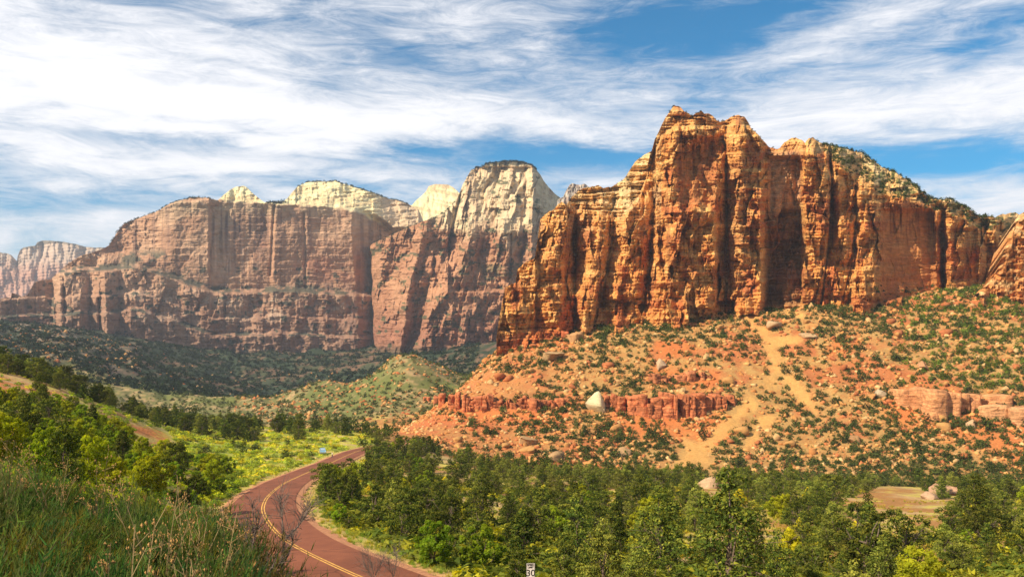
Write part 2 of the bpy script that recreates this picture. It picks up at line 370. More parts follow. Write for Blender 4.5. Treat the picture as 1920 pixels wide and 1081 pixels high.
# ------------------------------------------------------------------ ground sheet
def lerp3(a, b, t): return np.asarray(a) * (1 - t[..., None]) + np.asarray(b) * t[..., None]
SAND_STRIPS = [([(1405, 590), (1438, 628), (1452, 668), (1470, 700), (1510, 745), (1530, 790)], 17), ([(1452, 700), (1415, 745), (1370, 795), (1320, 840), (1280, 872)], 20), ([(1440, 560), (1500, 590)], 14),
               ([(1290, 820), (1300, 850), (1340, 880)], 22), ([(1500, 640), (1440, 640)], 14), ([(1450, 770), (1400, 830)], 16)]
def sandness(px, py):
    s = np.zeros(np.shape(px))
    for pts, w in SAND_STRIPS:
        d, _ = polydist(px, py, pts); s = np.maximum(s, 1 - sstep(w * 0.35, w * .95, d))
    return s
def ground_colour(X, Y, Z):
    Ys = np.maximum(Y, 1.0); px, py = topix(X, Ys, Z)
    n1 = fbm(X / 14, Y / 14, 5, 1); n2 = fbm(X / 3.5, Y / 3.5, 4, 3); n3 = fbm(X / 40, Y / 50, 4, 5)
    soil = np.array([.38, .18, .055]); orange = np.array([.54, .185, .05]); sand = np.array([.50, .28, .09]); tan = np.array([.52, .34, .15])
    grass = np.array([.28, .29, .04]); ygrass = np.array([.50, .42, .06]); red = np.array([.44, .12, .04]); veg = np.array([.085, .105, .035])
    c = lerp3(soil, tan, sstep(-.4, .4, n1))
    c = lerp3(c, ygrass, sstep(0.02, .35, n2 + .5 * n1) * .7)
    # meadow
    mead = sstep(185, 230, Y) * (1 - sstep(395, 430, Y)) * (1 - sstep(700, 760, px)) * sstep(210, 300, px)
    mc = lerp3(lerp3(ygrass, tan * 1.05, sstep(-.1, .5, n2)), grass * 1.15, sstep(-.1, .3, n1))
    c = c * (1 - mead[..., None]) + mc * mead[..., None]
    # red earth bank and cut on the left hill
    d, _ = polydist(px, py, [(-60, 700), (20, 728), (60, 742), (110, 752)]); k = (1 - sstep(10, 24, d + 9 * n2)) * sstep(-.4, .05, n2 + .15) * (Y < 300) * (Y > 60); c = c * (1 - k[..., None]) + orange * k[..., None]
    d, _ = polydist(px, py, [(232, 800), (262, 806), (296, 815), (310, 826), (285, 842)]); k = (1 - sstep(5, 13, d + 7 * n2)) * sstep(-.35, .1, n2 + .15) * (Y < 400) * (Y > 100); c = c * (1 - k[..., None]) + orange * 1.1 * k[..., None]
    # talus
    tal = sstep(345, 372, Y + 8 * n1) * (1 - sstep(640, 660, Y)) * sstep(690, 760, px)
    tc_ = lerp3(sand * .88, soil, sstep(-.2, .4, n2)); tc_ = lerp3(tc_, red, sstep(.10, .38, n1 * .7 + n3 * .6) * .75)
    rl = np.maximum(1 - sstep(150, 330, np.abs(px - 820)), 0) * .4; tc_ = tc_ * (1 - rl[..., None]) + (red * 1.1) * rl[..., None]
    # red bands below the cliffs and along the ledges
    for pts, w in (([(940, 645), (1060, 640)], 14), ([(1230, 705), (1330, 712)], 20), ([(1700, 760), (1860, 800), (1940, 850)], 45), ([(1150, 800), (1340, 800)], 26), ([(780, 760), (1050, 790)], 20), ([(1600, 640), (1560, 660)], 16), ([(1240, 650), (1290, 655)], 14)):
        dd, _ = polydist(px, py, pts); k = (1 - sstep(w * .5, w * 1.4, dd + 10 * n2)) * .8; tc_ = tc_ * (1 - k[..., None]) + orange * np.array([1, .85, .85]) * k[..., None]
    sn = (sandness(px + 14 * n2 + 10 * n1, py + 9 * n1) * sstep(-.42, .05, fbm(X / 11, Y / 16, 4, 7) + .1))[..., None] * .85; tc_ = tc_ * (1 - sn) + np.array([.60, .31, .09]) * sn
    c = c * (1 - tal[..., None]) + tc_ * tal[..., None]
    # knoll and the wooded lower slopes of the far mountains
    kn = sstep(640, 680, Y); kc = lerp3(np.array([.17, .155, .05]), tan * .8, sstep(-.1, .35, n2 + n1 * .4) * .8)
    kc = lerp3(kc, np.array([.15, .155, .04]), sstep(.0, .3, n3)); kc = lerp3(kc, np.array([.40, .22, .12]), sstep(.35, .6, n2 + .3 * n1) * .5)
    c = c * (1 - kn[..., None]) + kc * kn[..., None]
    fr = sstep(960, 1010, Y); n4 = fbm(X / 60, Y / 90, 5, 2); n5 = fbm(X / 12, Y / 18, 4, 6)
    fc = lerp3(np.array([.032, .046, .022]), np.array([.07, .072, .033]), sstep(-.2, .5, n4)); fc = lerp3(fc, np.array([.20, .10, .06]), sstep(.12, .5, n5 + n4 * .7) * .7)  # slope greens kept dark, valley shade put into the ground colour
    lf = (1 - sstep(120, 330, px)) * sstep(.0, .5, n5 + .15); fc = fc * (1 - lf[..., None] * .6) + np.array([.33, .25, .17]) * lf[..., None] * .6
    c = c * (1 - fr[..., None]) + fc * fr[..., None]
    # road verge
    m = (Y < 460) & (Y > 20)
    if m.any():
        dr, _ = road_near(X[m], Y[m]); k = 1 - sstep(5.0, 8.0, dr + 2.0 * n2[m])
        vc = np.array([.60, .30, .13]); gv = np.array([.36, .34, .06]); kk = sstep(4.6, 6.0, dr + 1.5 * n2[m])[:, None] * .75; vcc = vc * (1 - kk) + gv * kk
        c[m] = c[m] * (1 - k[:, None]) + vcc * k[:, None]
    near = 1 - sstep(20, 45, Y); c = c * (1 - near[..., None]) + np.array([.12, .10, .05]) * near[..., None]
    return np.clip(c * (1 + .12 * n2)[..., None], 0.01, .9)
ug = np.concatenate([np.linspace(-.995, -.64, 14), np.linspace(-.62, .62, 540), np.linspace(.64, .995, 14)])
yg = np.concatenate([np.linspace(-66, 4, 20), np.exp(np.linspace(math.log(4.6), math.log(60), 90)), np.linspace(61, 400, 210), np.linspace(401.2, 640, 190), np.exp(np.linspace(math.log(644), math.log(2000), 190)), np.linspace(2100, 9000, 12)])
UU, YY = np.meshgrid(ug, yg); XX = UU * (YY + AP); ZZ = gz(XX, YY)
def grid_faces(nr, nc, flip=False):
    i = np.arange((nr - 1) * (nc - 1)); r = i // (nc - 1); c = i % (nc - 1); a = r * nc + c
    F = np.stack([a, a + 1, a + nc + 1, a + nc], 1)
    return F[:, ::-1] if flip else F
V = np.stack([XX.ravel(), YY.ravel(), ZZ.ravel()], 1)
gcol = ground_colour(XX.ravel(), YY.ravel(), ZZ.ravel())
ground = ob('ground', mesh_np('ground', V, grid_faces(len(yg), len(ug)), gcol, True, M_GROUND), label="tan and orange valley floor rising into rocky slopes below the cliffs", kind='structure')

# ------------------------------------------------------------------ road
m, t = material('red_asphalt')
tcn = node(t, 'ShaderNodeTexCoord')
a1 = node(t, 'ShaderNodeTexNoise', {'Vector': tcn.outputs['Object'], 'Scale': 0.35, 'Detail': 6.0, 'Roughness': 0.7})
a2 = node(t, 'ShaderNodeTexNoise', {'Vector': tcn.outputs['Object'], 'Scale': 14.0, 'Detail': 5.0, 'Roughness': 0.8})
ad = node(t, 'ShaderNodeMath', {0: a1.outputs['Fac'], 1: a2.outputs['Fac']}, operation='ADD')
cr = node(t, 'ShaderNodeValToRGB', {0: ad.outputs[0]}); cr.color_ramp.elements[0].position = .75; cr.color_ramp.elements[0].color = (.17, .052, .024, 1); cr.color_ramp.elements[1].position = 1.25; cr.color_ramp.elements[1].color = (.27, .088, .040, 1)
sc_ = node(t, 'ShaderNodeMapRange', {0: ad.outputs[0], 1: .7, 2: 1.3}); t.links.new(sc_.outputs[0], cr.inputs[0]); cr.color_ramp.elements[0].position = 0.1; cr.color_ramp.elements[1].position = .9
bp = node(t, 'ShaderNodeBump', {'Height': a2.outputs['Fac'], 'Strength': 0.4, 'Distance': 0.02})
wn = node(t, 'ShaderNodeTexNoise', {'Vector': tcn.outputs['Object'], 'Scale': 0.8, 'Detail': 4.0}); wa = node(t, 'ShaderNodeVectorMath', {0: tcn.outputs['Object'], 1: wn.outputs['Color']}, operation='ADD')
vo = node(t, 'ShaderNodeTexVoronoi', {'Vector': wa.outputs[0], 'Scale': 0.17}, feature='DISTANCE_TO_EDGE'); vm_ = node(t, 'ShaderNodeMapRange', {0: vo.outputs['Distance'], 1: 0.004, 2: 0.014, 3: 0.55, 4: 1.0})
a3 = node(t, 'ShaderNodeTexNoise', {'Vector': tcn.outputs['Object'], 'Scale': 0.09, 'Detail': 3.0}); pm = node(t, 'ShaderNodeMapRange', {0: a3.outputs['Fac'], 1: .42, 2: .5, 3: .88, 4: 1.08}); pv = node(t, 'ShaderNodeMath', {0: vm_.outputs[0], 1: pm.outputs[0]}, operation='MULTIPLY')
rv = node(t, 'ShaderNodeVectorMath', {0: cr.outputs[0]}, operation='SCALE'); t.links.new(pv.outputs[0], rv.inputs['Scale'])
bs = node(t, 'ShaderNodeBsdfPrincipled', {'Base Color': rv.outputs[0], 'Roughness': 0.85, 'Normal': bp.outputs[0], 'Specular IOR Level': 0.25})
node(t, 'ShaderNodeOutputMaterial', {'Surface': bs.outputs[0]}); M_ROAD = m
M_YEL = plain('yellow_road_paint', (.68, .36, .07), .8, 0, 3.0, .4); M_WHT = plain('white_road_paint', (.62, .50, .38), .7, 0, 5.0, .2)
M_SHOULDER = plain('road_shoulder_gravel', (.44, .20, .10), .95, 0, 3.0, .3, .1)
_d = np.gradient(RS[:, :2], axis=0); _d /= np.linalg.norm(_d, axis=1)[:, None]; RN = np.stack([-_d[:, 1], _d[:, 0]], 1)
def ribbon(name, offs, lift, mat, wob=0.0):
    n = len(RS); V = []
    for k, o_ in enumerate(offs):
        w = o_ + (wob * fbm(RL2 / 3.0, RL2 * 0 + k * 9, 3, k) if wob and k in (0, len(offs) - 1) else 0)
        V.append(np.column_stack([RS[:, 0] + RN[:, 0] * w, RS[:, 1] + RN[:, 1] * w, RS[:, 2] + lift - (0.10 if wob and k in (0, len(offs) - 1) else 0)]))
    V = np.stack(V, 1).reshape(-1, 3)
    return mesh_np(name, V, grid_faces(n, len(offs), True), None, False, mat)
RL2 = np.arange(len(RS)) * 1.5
ob('road_shoulder', ribbon('road_shoulder', [-4.6, -4.0, 4.0, 4.6], 0.0, M_SHOULDER, 0.35), label="tan gravel shoulder along both edges of the red road", kind='structure')
ob('road', ribbon('road', [-3.65, -1.8, 0, 1.8, 3.65], 0.05, M_ROAD), label="red asphalt two lane road curving through the valley", kind='structure')
for (a, b) in ((-.20, -.08), (.08, .20)): ob('road_marking', ribbon('road_marking', [a, b], 0.056, M_YEL), label="solid yellow centre line painted on the red road", kind='structure')
for (a, b) in (): ob('road_marking', ribbon('road_marking', [a, b], 0.056, M_WHT), label="pale worn edge line painted on the red road", kind='structure')

# ------------------------------------------------------------------ cliffs and mountains
def cliff(name, label, px0, px1, nu, nv, top, bot, Df, Cf, mat, back=(6, 40, 150), drop=(2, 25, 110), rough=1.5, rs=6.0, seed=0, edge=60):
    px = np.linspace(px0, px1, nu); T = np.array(top, float); B = np.array(bot, float)
    tp = np.interp(px, T[:, 0], T[:, 1]) + rough * (fbm(px / rs, px * 0 + seed, 4, seed) + .6 * np.abs(fbm(px / (rs * 3), px * 0 + 5 + seed, 2, seed + 1)))
    bp_ = np.interp(px, B[:, 0], B[:, 1])
    v = np.linspace(0, 1, nv)[:, None]; PY = bp_[None] * (1 - v) + tp[None] * v; PX = np.broadcast_to(px[None], PY.shape)
    D = Df(PX, PY); C = Cf(PX, PY, D)
    X = (PX - 960) / FPX * D; Y = D.copy(); Z = (HOR - PY) / FPX * D
    for b, d_ in zip(back, drop):
        X = np.vstack([X, X[nv - 1:nv]]); Y = np.vstack([Y, Y[nv - 1:nv] + b]); Z = np.vstack([Z, Z[nv - 1:nv] - d_ * .5 + 0 * b]); C = np.concatenate([C, C[nv - 1:nv]], 0)
    # turn the two side edges back into the mountain
    X = np.hstack([X[:, :1], X, X[:, -1:]]); Y = np.hstack([Y[:, :1] + edge, Y, Y[:, -1:] + edge]); Z = np.hstack([Z[:, :1] - edge * .1, Z, Z[:, -1:] - edge * .1]); C = np.concatenate([C[:, :1], C, C[:, -1:]], 1)
    V = np.stack([X.ravel(), Y.ravel(), Z.ravel()], 1)
    me = mesh_np(name, V, grid_faces(X.shape[0], X.shape[1]), np.clip(C.reshape(-1, 3), 0.01, .9), False, mat)
    return ob(name, me, label=label, kind='structure'), (px, tp, D[-1])
def edges_offset(PX, PY, rows, E):
    """piecewise-planar relief between authored ridge and cleft lines"""
    rows = np.array(rows, float); out = np.zeros(PX.shape); r = np.clip(PY, rows[0], rows[-1])
    xs = [np.interp(r, rows, e[0]) for e in E]; os_ = [np.interp(r, rows, e[1]) for e in E]
    out[:] = os_[0]
    for k in range(len(E) - 1):
        m = (PX >= xs[k]) & (PX < xs[k + 1]); t = (PX - xs[k]) / np.maximum(xs[k + 1] - xs[k], .5)
        out = np.where(m, os_[k] * (1 - t) + os_[k + 1] * t, out)
    return np.where(PX >= xs[-1], os_[-1], out)
def seg(PX, PY, x0, x1, y0, y1, s=3.0):
    return sstep(x0 - s, x0 + s, PX) * (1 - sstep(x1 - s, x1 + s, PX)) * sstep(y0 - s, y0 + s, PY) * (1 - sstep(y1 - s, y1 + s, PY))
def crack(PX, PY, pts, w):
    d, _ = polydist(PX, PY, pts); return np.exp(-(d / w) ** 2)

# --- the orange butte
BR = [210, 300, 400, 500, 600]
BE = [([1040, 1015, 985, 960, 935], [34, 32, 28, 20, 12]), ([1062, 1052, 1040, 1020, 1000], [14, 8, 2, -4, -8]), ([1070, 1068, 1064, 1058, 1050], [12, 10, 3, -3, -8]),
      ([1082, 1082, 1079, 1078, 1078], [34, 34, 36, 38, 26]), ([1150, 1141, 1130, 1112, 1096], [10, 6, -4, -8, -12]), ([1158, 1151, 1141, 1124, 1108], [14, 12, 2, -4, -8]), ([1168, 1160, 1152, 1140, 1126], [30, 28, 26, 20, 8]),
      ([1192, 1187, 1178, 1168, 1154], [14, 10, -2, -6, -10]), ([1206, 1204, 1200, 1196, 1190], [20, 14, 6, 0, -6]), ([1222, 1224, 1226, 1219, 1210], [28, 26, 28, 24, 8]),
      ([1258, 1262, 1260, 1254, 1238], [2, -8, -12, -14, -20]), ([1300, 1300, 1300, 1298, 1290], [8, 4, -14, -17, -22]), ([1344, 1346, 1344, 1340, 1336], [18, 18, -4, -10, -14]), ([1359, 1361, 1362, 1362, 1358], [34, 34, 28, 24, 14]),
      ([1388, 1386, 1384, 1380, 1378], [4, -6, -4, -2, -6]), ([1412, 1412, 1410, 1412, 1412], [2, -4, -2, 0, -2]), ([1424, 1428, 1424, 1426, 1426], [4, -6, -12, -14, -14]), ([1440, 1438, 1434, 1434, 1434], [20, 18, 26, 34, 30]),
      ([1470, 1474, 1478, 1478, 1478], [18, 10, 20, 32, 28]), ([1496, 1499, 1502, 1502, 1502], [26, 22, 28, 28, 24]), ([1506, 1506, 1510, 1516, 1518], [6, -2, 4, 12, 14]), ([1530, 1530, 1534, 1534, 1534], [8, -2, 0, 0, 0]), ([1552, 1553, 1555, 1548, 1542], [12, 4, 4, 4, 4]),
      ([1558, 1558, 1560, 1556, 1551], [34, 34, 30, 18, 10]), ([1566, 1568, 1575, 1572, 1568], [8, 0, 0, 0, -4]), ([1599, 1600, 1600, 1594, 1584], [14, 10, 8, 4, 0]), ([1605, 1605, 1606, 1600, 1590], [30, 28, 22, 14, 6]),
      ([1618, 1617, 1613, 1607, 1598], [6, 0, -8, -12, -16]), ([1640, 1640, 1638, 1638, 1636], [10, -2, -10, -14, -18]), ([1652, 1652, 1651, 1650, 1648], [22, 14, 4, 0, -2]), ([1752, 1752, 1756, 1757, 1758], [66, 62, 52, 48, 44]), ([1764, 1764, 1768, 1768, 1768], [84, 84, 80, 72, 60]),
      ([1778, 1778, 1780, 1782, 1788], [48, 36, 26, 20, 16]), ([1830, 1830, 1833, 1836, 1840], [62, 58, 52, 48, 44]), ([1846, 1846, 1848, 1850, 1852], [90, 90, 86, 80, 70]), ([1866, 1866, 1868, 1872, 1876], [60, 58, 55, 55, 55]), ([1925, 1925, 1925, 1925, 1925], [88, 88, 88, 88, 88])]
BTOP = [(930, 640), (934, 610), (940, 575), (947, 537), (958, 533), (967, 529), (970, 505), (984, 492), (1003, 484), (1008, 452), (1013, 411), (1024, 400), (1038, 392), (1052, 378), (1062, 384), (1070, 372), (1078, 362), (1092, 352), (1098, 352), (1112, 349), (1122, 347), (1132, 352), (1150, 349), (1158, 342), (1166, 338),
        (1174, 330), (1181, 318), (1190, 304), (1197, 297), (1206, 291), (1222, 284), (1227, 268), (1229, 258), (1238, 240), (1246, 222), (1256, 208), (1264, 199), (1271, 198), (1276, 201), (1284, 210), (1292, 213), (1299, 217), (1306, 211), (1316, 209), (1322, 213), (1330, 212), (1337, 218), (1344, 226), (1354, 228), (1362, 224),
        (1372, 218), (1384, 215), (1396, 218), (1402, 226), (1408, 240), (1420, 250), (1430, 262), (1441, 275), (1455, 279), (1464, 276), (1470, 268), (1480, 260), (1492, 257), (1503, 262), (1510, 268), (1517, 259), (1524, 256), (1532, 264), (1545, 270), (1560, 273), (1580, 278), (1600, 283), (1614, 285), (1630, 296), (1645, 307),
        (1660, 316), (1680, 323), (1700, 337), (1720, 350), (1736, 366), (1752, 374), (1770, 374), (1784, 372), (1796, 382), (1810, 388), (1826, 397), (1838, 407), (1850, 404), (1868, 407), (1876, 402), (1892, 400), (1904, 397), (1912, 402), (1935, 410)]
BRIM = [(930, 300), (1040, 300), (1062, 395), (1090, 400), (1130, 405), (1168, 420), (1200, 370), (1226, 300), (1240, 262), (1262, 245), (1300, 243), (1362, 247), (1385, 232), (1410, 248), (1432, 270), (1442, 281), (1500, 290), (1552, 296), (1600, 330), (1615, 346), (1650, 362), (1700, 376), (1740, 390), (1768, 404), (1800, 408), (1840, 430), (1870, 440), (1935, 440)]
BBASE0 = [(930, 650), (940, 646), (1000, 640), (1060, 634), (1100, 622), (1180, 612), (1250, 606), (1300, 592), (1400, 588), (1500, 576), (1560, 580), (1640, 592), (1700, 580), (1760, 572), (1850, 560), (1935, 545)]
BBASE = BBASE0
DB0 = 598.0
def butte_masks(PX, PY):
    smooth = np.maximum.reduce([.72 * seg(PX + 8 * fbm(PX / 14, PY / 14, 3, 5), PY + 9 * fbm(PX / 16, PY / 16, 3, 6), 1274, 1336, 262, 380, 8), seg(PX, PY, 1655, 1752, 395, 560, 6) , 0.7 * seg(PX, PY, 1442, 1498, 295, 400, 5), .5 * seg(PX, PY, 1782, 1832, 430, 560, 5)])
    return smooth
def butte_depth(PX, PY):
    sm0 = butte_masks(PX, PY)
    o = edges_offset(PX + 3.0 * fbm(PX / 20, PY / 26, 3, 2), PY, BR, BE)
    o = 0.35 * o + 0.32 * edges_offset(PX + 11 * fbm(PX / 30, PY / 24, 4, 4), PY + 9 * fbm(PX / 12, PY / 14, 2, 3), BR, BE)
    base = np.interp(PX, [930, 1060, 1250, 1640, 1780, 1935], [578, 588, 594, 604, 606, 640])
    rim = np.interp(PX, *np.array(BRIM).T) + 4 * fbm(PX / 14, PX * 0, 3, 3)
    cap = np.maximum(rim - PY, 0)
    slope = np.interp(PX, [930, 1060, 1170, 1230, 1262, 1440, 1500, 1600, 1700, 1935], [.1, .25, .3, .25, .3, .4, .5, .6, .7, .6])
    o = o * (1 - .6 * sstep(0, 30, cap)) + cap * slope
    o = np.where(sm0 > .01, o * .9 + .1 * o, o); base = base + (600 - PY) * 0.055 + np.where(PX < 1230, (1230 - PX) * .0 + np.maximum(560 - PY, 0) * .10, 0)
    sm = butte_masks(PX, PY); rg = 1 - .86 * sm
    s = PX + 14 * fbm(PX / 45, PY / 50, 3, 1) + .22 * (PY - 450); tt = PY + 12 * fbm(PX / 40, PY / 34, 3, 2); s2 = PX - .16 * (PY - 450) + 5 * fbm(PX / 20, PY / 22, 3, 6)
    jx = PX + 2.2 * fbm(PX / 12, PY / 9, 3, 3) + .18 * (PY - 450); jy = PY + .04 * PX + 2.0 * fbm(PX / 16, PY / 14, 3, 4)
    rel = 18 * facet(s / 44, tt / 56, 1, .5, 1.9) + 8.0 * facet(s2 / 18 + .5, tt / 27, 2, .35, 1.8) + 2.6 * facet(s / 8.0, tt / 12, 3, .3, 1.8) + 9.0 * blocks((jx + 6 * fbm(PX / 40, PY / 30, 2, 7)) / 31, jy / 50, 1, .9) + 4.4 * blocks(jx / 13.5 + .3, jy / 19, 2, .9) + 2.0 * blocks(jx / 5.6, jy / 6.5, 3, .9) + .6 * blocks(jx / 2.5, jy / 2.2, 4)
    # bedding: ledges with their own thickness, slightly tilted
    q = (PY + .03 * (PX - 1300) + 5 * fbm(PX / 60, PY / 50, 3, 5) + 1.2 * fbm(PX / 9, PY / 9, 2, 6))
    def saw(x): f = x - np.floor(x); return np.where(f < .8, f / .8, (1 - f) / .2)
    bed = saw(q / 17.0) * 1.5 * (0.4 + vnoise(PX / 30, q / 17, 3) + .5) + saw(q / 6.3 + .3) * .8 * (.4 + vnoise(PX / 16, q / 7, 4) + .5) + 1.6 * vnoise(PX / 400, q / 11, 5)
    capm = sstep(0, 12, cap); bed = bed * (1 + 2.2 * capm * (PX < 1450)); rel = rel * (1 - .35 * capm)
    # the overhung face of the tower, a notch above the summit blocks, and the deep cracks
    over = seg(PX + .12 * (PY - 320), PY + 6 * fbm(PX / 18, PY * 0, 2, 4), 1268, 1346, 252, 386, 2.0)
    o = o + 5 * over * (.6 + .6 * fbm(PX / 16, PY / 20, 3, 3)) + 11 * seg(PX, PY + 8 * fbm(PX / 14, PY * 0, 3, 1), 1438, 1502, 398, 570, 6)
    o = o - seg(PX + 5 * fbm(PX / 12, PY / 20, 3, 2), PY + 7 * fbm(PX / 14, PY / 30, 3, 1), 1270, 1344, 392, 575, 5) * (3 + .17 * (PX - 1268)) - seg(PX, PY, 1376, 1430, 235, 330, 6) * .14 * (PX - 1376)
    ck = 12 * crack(PX, PY, [(1361, 240), (1362, 400), (1366, 500), (1358, 590)], 2.2) + 14 * crack(PX, PY, [(1556, 292), (1560, 360), (1554, 460), (1540, 570)], 1.8) + 9 * crack(PX, PY, [(1602, 318), (1606, 400), (1596, 500), (1580, 560)], 1.7)
    ck += 14 * crack(PX, PY, [(1079, 410), (1078, 600)], 4) + 9 * crack(PX, PY, [(1226, 340), (1222, 470), (1210, 590)], 3.5) + 10 * crack(PX, PY, [(1498, 300), (1502, 560)], 2.4) + 7 * crack(PX, PY, [(1150, 420), (1140, 500), (1122, 600)], 3) + 18 * crack(PX, PY, [(1766, 400), (1768, 560)], 4)
    for (a, b) in (((1022, 440), (1030, 600)), ((1048, 400), (1056, 560)), ((1185, 430), (1192, 600)), ((1290, 420), (1300, 585)), ((1320, 470), (1318, 590)), ((1395, 320), (1402, 560)), ((985, 520), (992, 625)), ((1585, 300), (1590, 460)), ((1625, 370), (1628, 560)), ((1805, 420), (1812, 560)), ((1100, 480), (1094, 610)), ((1260, 470), (1266, 590)), ((1345, 440), (1342, 585))):
        w_ = 9 * fbm(PX * 0 + a[0], PY / 26, 4, 2); ck += 3.0 * sstep(-.25, .2, fbm(PX * 0 + a[0], PY / 30 + 5, 2, 1)) * crack(PX + w_, PY, [a, b], 1.5)
    capv = 1 + 0 * PX
    foot = np.maximum(PY - np.interp(PX, *np.array(BBASE).T) + 26, 0) * -.18
    return base + o + .74 * rel * rg + 1.4 * bed * (1 - .6 * sm) + .48 * ck * rg * (1 - .5 * capm) + .35 * fbm(PX / 2, PY / 2, 2, 7) + foot
def butte_colour(PX, PY, D):
    n = fbm(PX / 22, PY / 30, 5, 1); f = fbm(PX / 5, PY / 3, 4, 2); q = PY + .03 * (PX - 1300) + 4 * fbm(PX / 50, PY / 40, 3, 5)
    org = np.array([.66, .29, .075]); red = np.array([.52, .155, .045]); lite = np.array([.76, .42, .14]); cream = np.array([.74, .53, .25]); dk = np.array([.26, .095, .035])
    c = lerp3(org, red, sstep(.0, .5, n + .3 * f)); c = lerp3(c, lite, sstep(.05, .5, -n + .4 * fbm(PX / 60, q / 5, 3, 4)) * .8)
    band = sstep(.1, .45, fbm(PX / 200, q / 6.5, 4, 6)); c = lerp3(c, lite, band * .55 * (PY < 480)); c = lerp3(c, red * .9, sstep(.1, .4, fbm(PX / 150 + 3, q / 9, 3, 1)) * .45)
    # desert varnish hanging down the faces
    st = sstep(.12, .5, fbm(PX / 4.5, PY / 75 + 2, 4, 3) + .4 * n) * (1 - sstep(540, 600, PY)); c = lerp3(c, dk, st * .55)
    sm = np.maximum(seg(PX, PY, 1268, 1345, 255, 385, 4), seg(PX, PY, 1650, 1758, 380, 560, 4)); c = lerp3(c, np.array([.44, .165, .055]), sm * .65)  # overhung face and flat wall browned: their shade painted into the rock
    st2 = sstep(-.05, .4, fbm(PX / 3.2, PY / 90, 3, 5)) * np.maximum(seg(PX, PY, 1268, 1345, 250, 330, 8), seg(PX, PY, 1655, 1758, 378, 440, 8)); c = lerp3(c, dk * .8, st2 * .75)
    dark = np.maximum(seg(PX, PY, 1436, 1502, 395, 575, 8), seg(PX, PY, 1362, 1412, 300, 560, 10) * .35); c = lerp3(c, np.array([.24, .10, .05]), dark * .7)  # shade of the amphitheatre and the buttress beside it painted in
    grey = seg(PX, PY, 1442, 1500, 285, 395, 6); c = lerp3(c, np.array([.52, .29, .15]), grey * .8)
    rim = np.interp(PX, *np.array(BRIM).T); cap = rim - PY
    cr_ = sstep(2, 16, cap) * (.35 + .65 * sstep(-.3, .3, n)) * np.interp(PX, [930, 1050, 1230, 1262, 1420, 1480, 1600, 1700, 1935], [0, .5, .8, .15, .25, .3, .8, .95, .7]); c = lerp3(c, cream, cr_)
    up = (1 - sstep(380, 470, PY)) * (PX < 1240) * .45 * sstep(-.2, .4, f + n); c = lerp3(c, cream, up)
    veg = sstep(.12, .32, fbm(PX / 9, PY / 6, 4, 4) + .1) * sstep(2, 10, cap) * np.interp(PX, [930, 1480, 1560, 1640, 1935], [0, 0, .5, .85, .8]); c = lerp3(c, np.array([.10, .12, .03]), veg)
    low = sstep(-12, 10, PY - np.interp(PX, *np.array(BBASE).T) + 14); c = lerp3(c, red * np.array([1.05, .9, .9]), low * (PX < 1080) * .8)
    return c * (1 + .16 * f)[..., None]
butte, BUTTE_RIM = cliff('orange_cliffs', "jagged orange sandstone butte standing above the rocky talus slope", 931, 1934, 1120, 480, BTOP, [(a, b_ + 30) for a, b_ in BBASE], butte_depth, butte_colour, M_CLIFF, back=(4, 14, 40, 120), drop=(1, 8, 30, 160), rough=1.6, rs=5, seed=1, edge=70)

# --- the near outcrop at the right edge
OTOP = [(1820, 575), (1823, 560), (1832, 552), (1842, 541), (1850, 536), (1858, 528), (1866, 512), (1877, 506), (1884, 486), (1891, 464), (1897, 447), (1901, 430), (1906, 418), (1912, 408), (1918, 398), (1930, 392), (1950, 385), (1990, 380), (2040, 375), (2120, 380)]
OBOT = [(1820, 586), (1840, 592), (1862, 602), (1900, 600), (1930, 590), (2120, 590)]
def out_depth(PX, PY):
    tp = np.interp(PX, *np.array(OTOP).T)
    o = np.interp(PX, [1820, 1845, 1862, 1885, 1925, 1990, 2120], [22, 6, 12, 4, -6, -14, 10]) + (590 - PY) * .10
    q = PY + 3 * fbm(PX / 25, PY / 30, 3, 1); f = q / 13 - np.floor(q / 13)
    return 556 + o + 6 * facet(PX / 24, PY / 40, 3, .4, 1.6) + 3 * facet(PX / 9, PY / 16, 1, .3, 1.6) + 7 * blocks((PX + 2 * fbm(PX / 8, PY / 8, 3, 2)) / 17, (PY + 2 * fbm(PX / 14, PY / 9, 3, 2)) / 15, 3, .8) + 3.6 * blocks((PX + .2 * PY) / 7, PY / 6, 5, .8) + f * 2.6 + np.maximum(tp + 14 - PY, 0) * .5 + .3 * fbm(PX / 2, PY / 2, 2, 1)
def out_col(PX, PY, D):
    n = fbm(PX / 18, PY / 10, 4, 3); c = lerp3([.66, .27, .08], [.76, .46, .2], sstep(-.1, .4, n)); c = lerp3(c, [.52, .14, .05], sstep(540, 590, PY) * .7); return c * (1 + .15 * fbm(PX / 4, PY / 3, 3, 2))[..., None]
cliff('orange_cliffs', "layered light orange rock outcrop at the right edge, above the green gully", 1820, 2110, 260, 200, OTOP, OBOT, out_depth, out_col, M_CLIFF, back=(5, 25), drop=(2, 30), rough=1.2, rs=5, seed=3, edge=25)

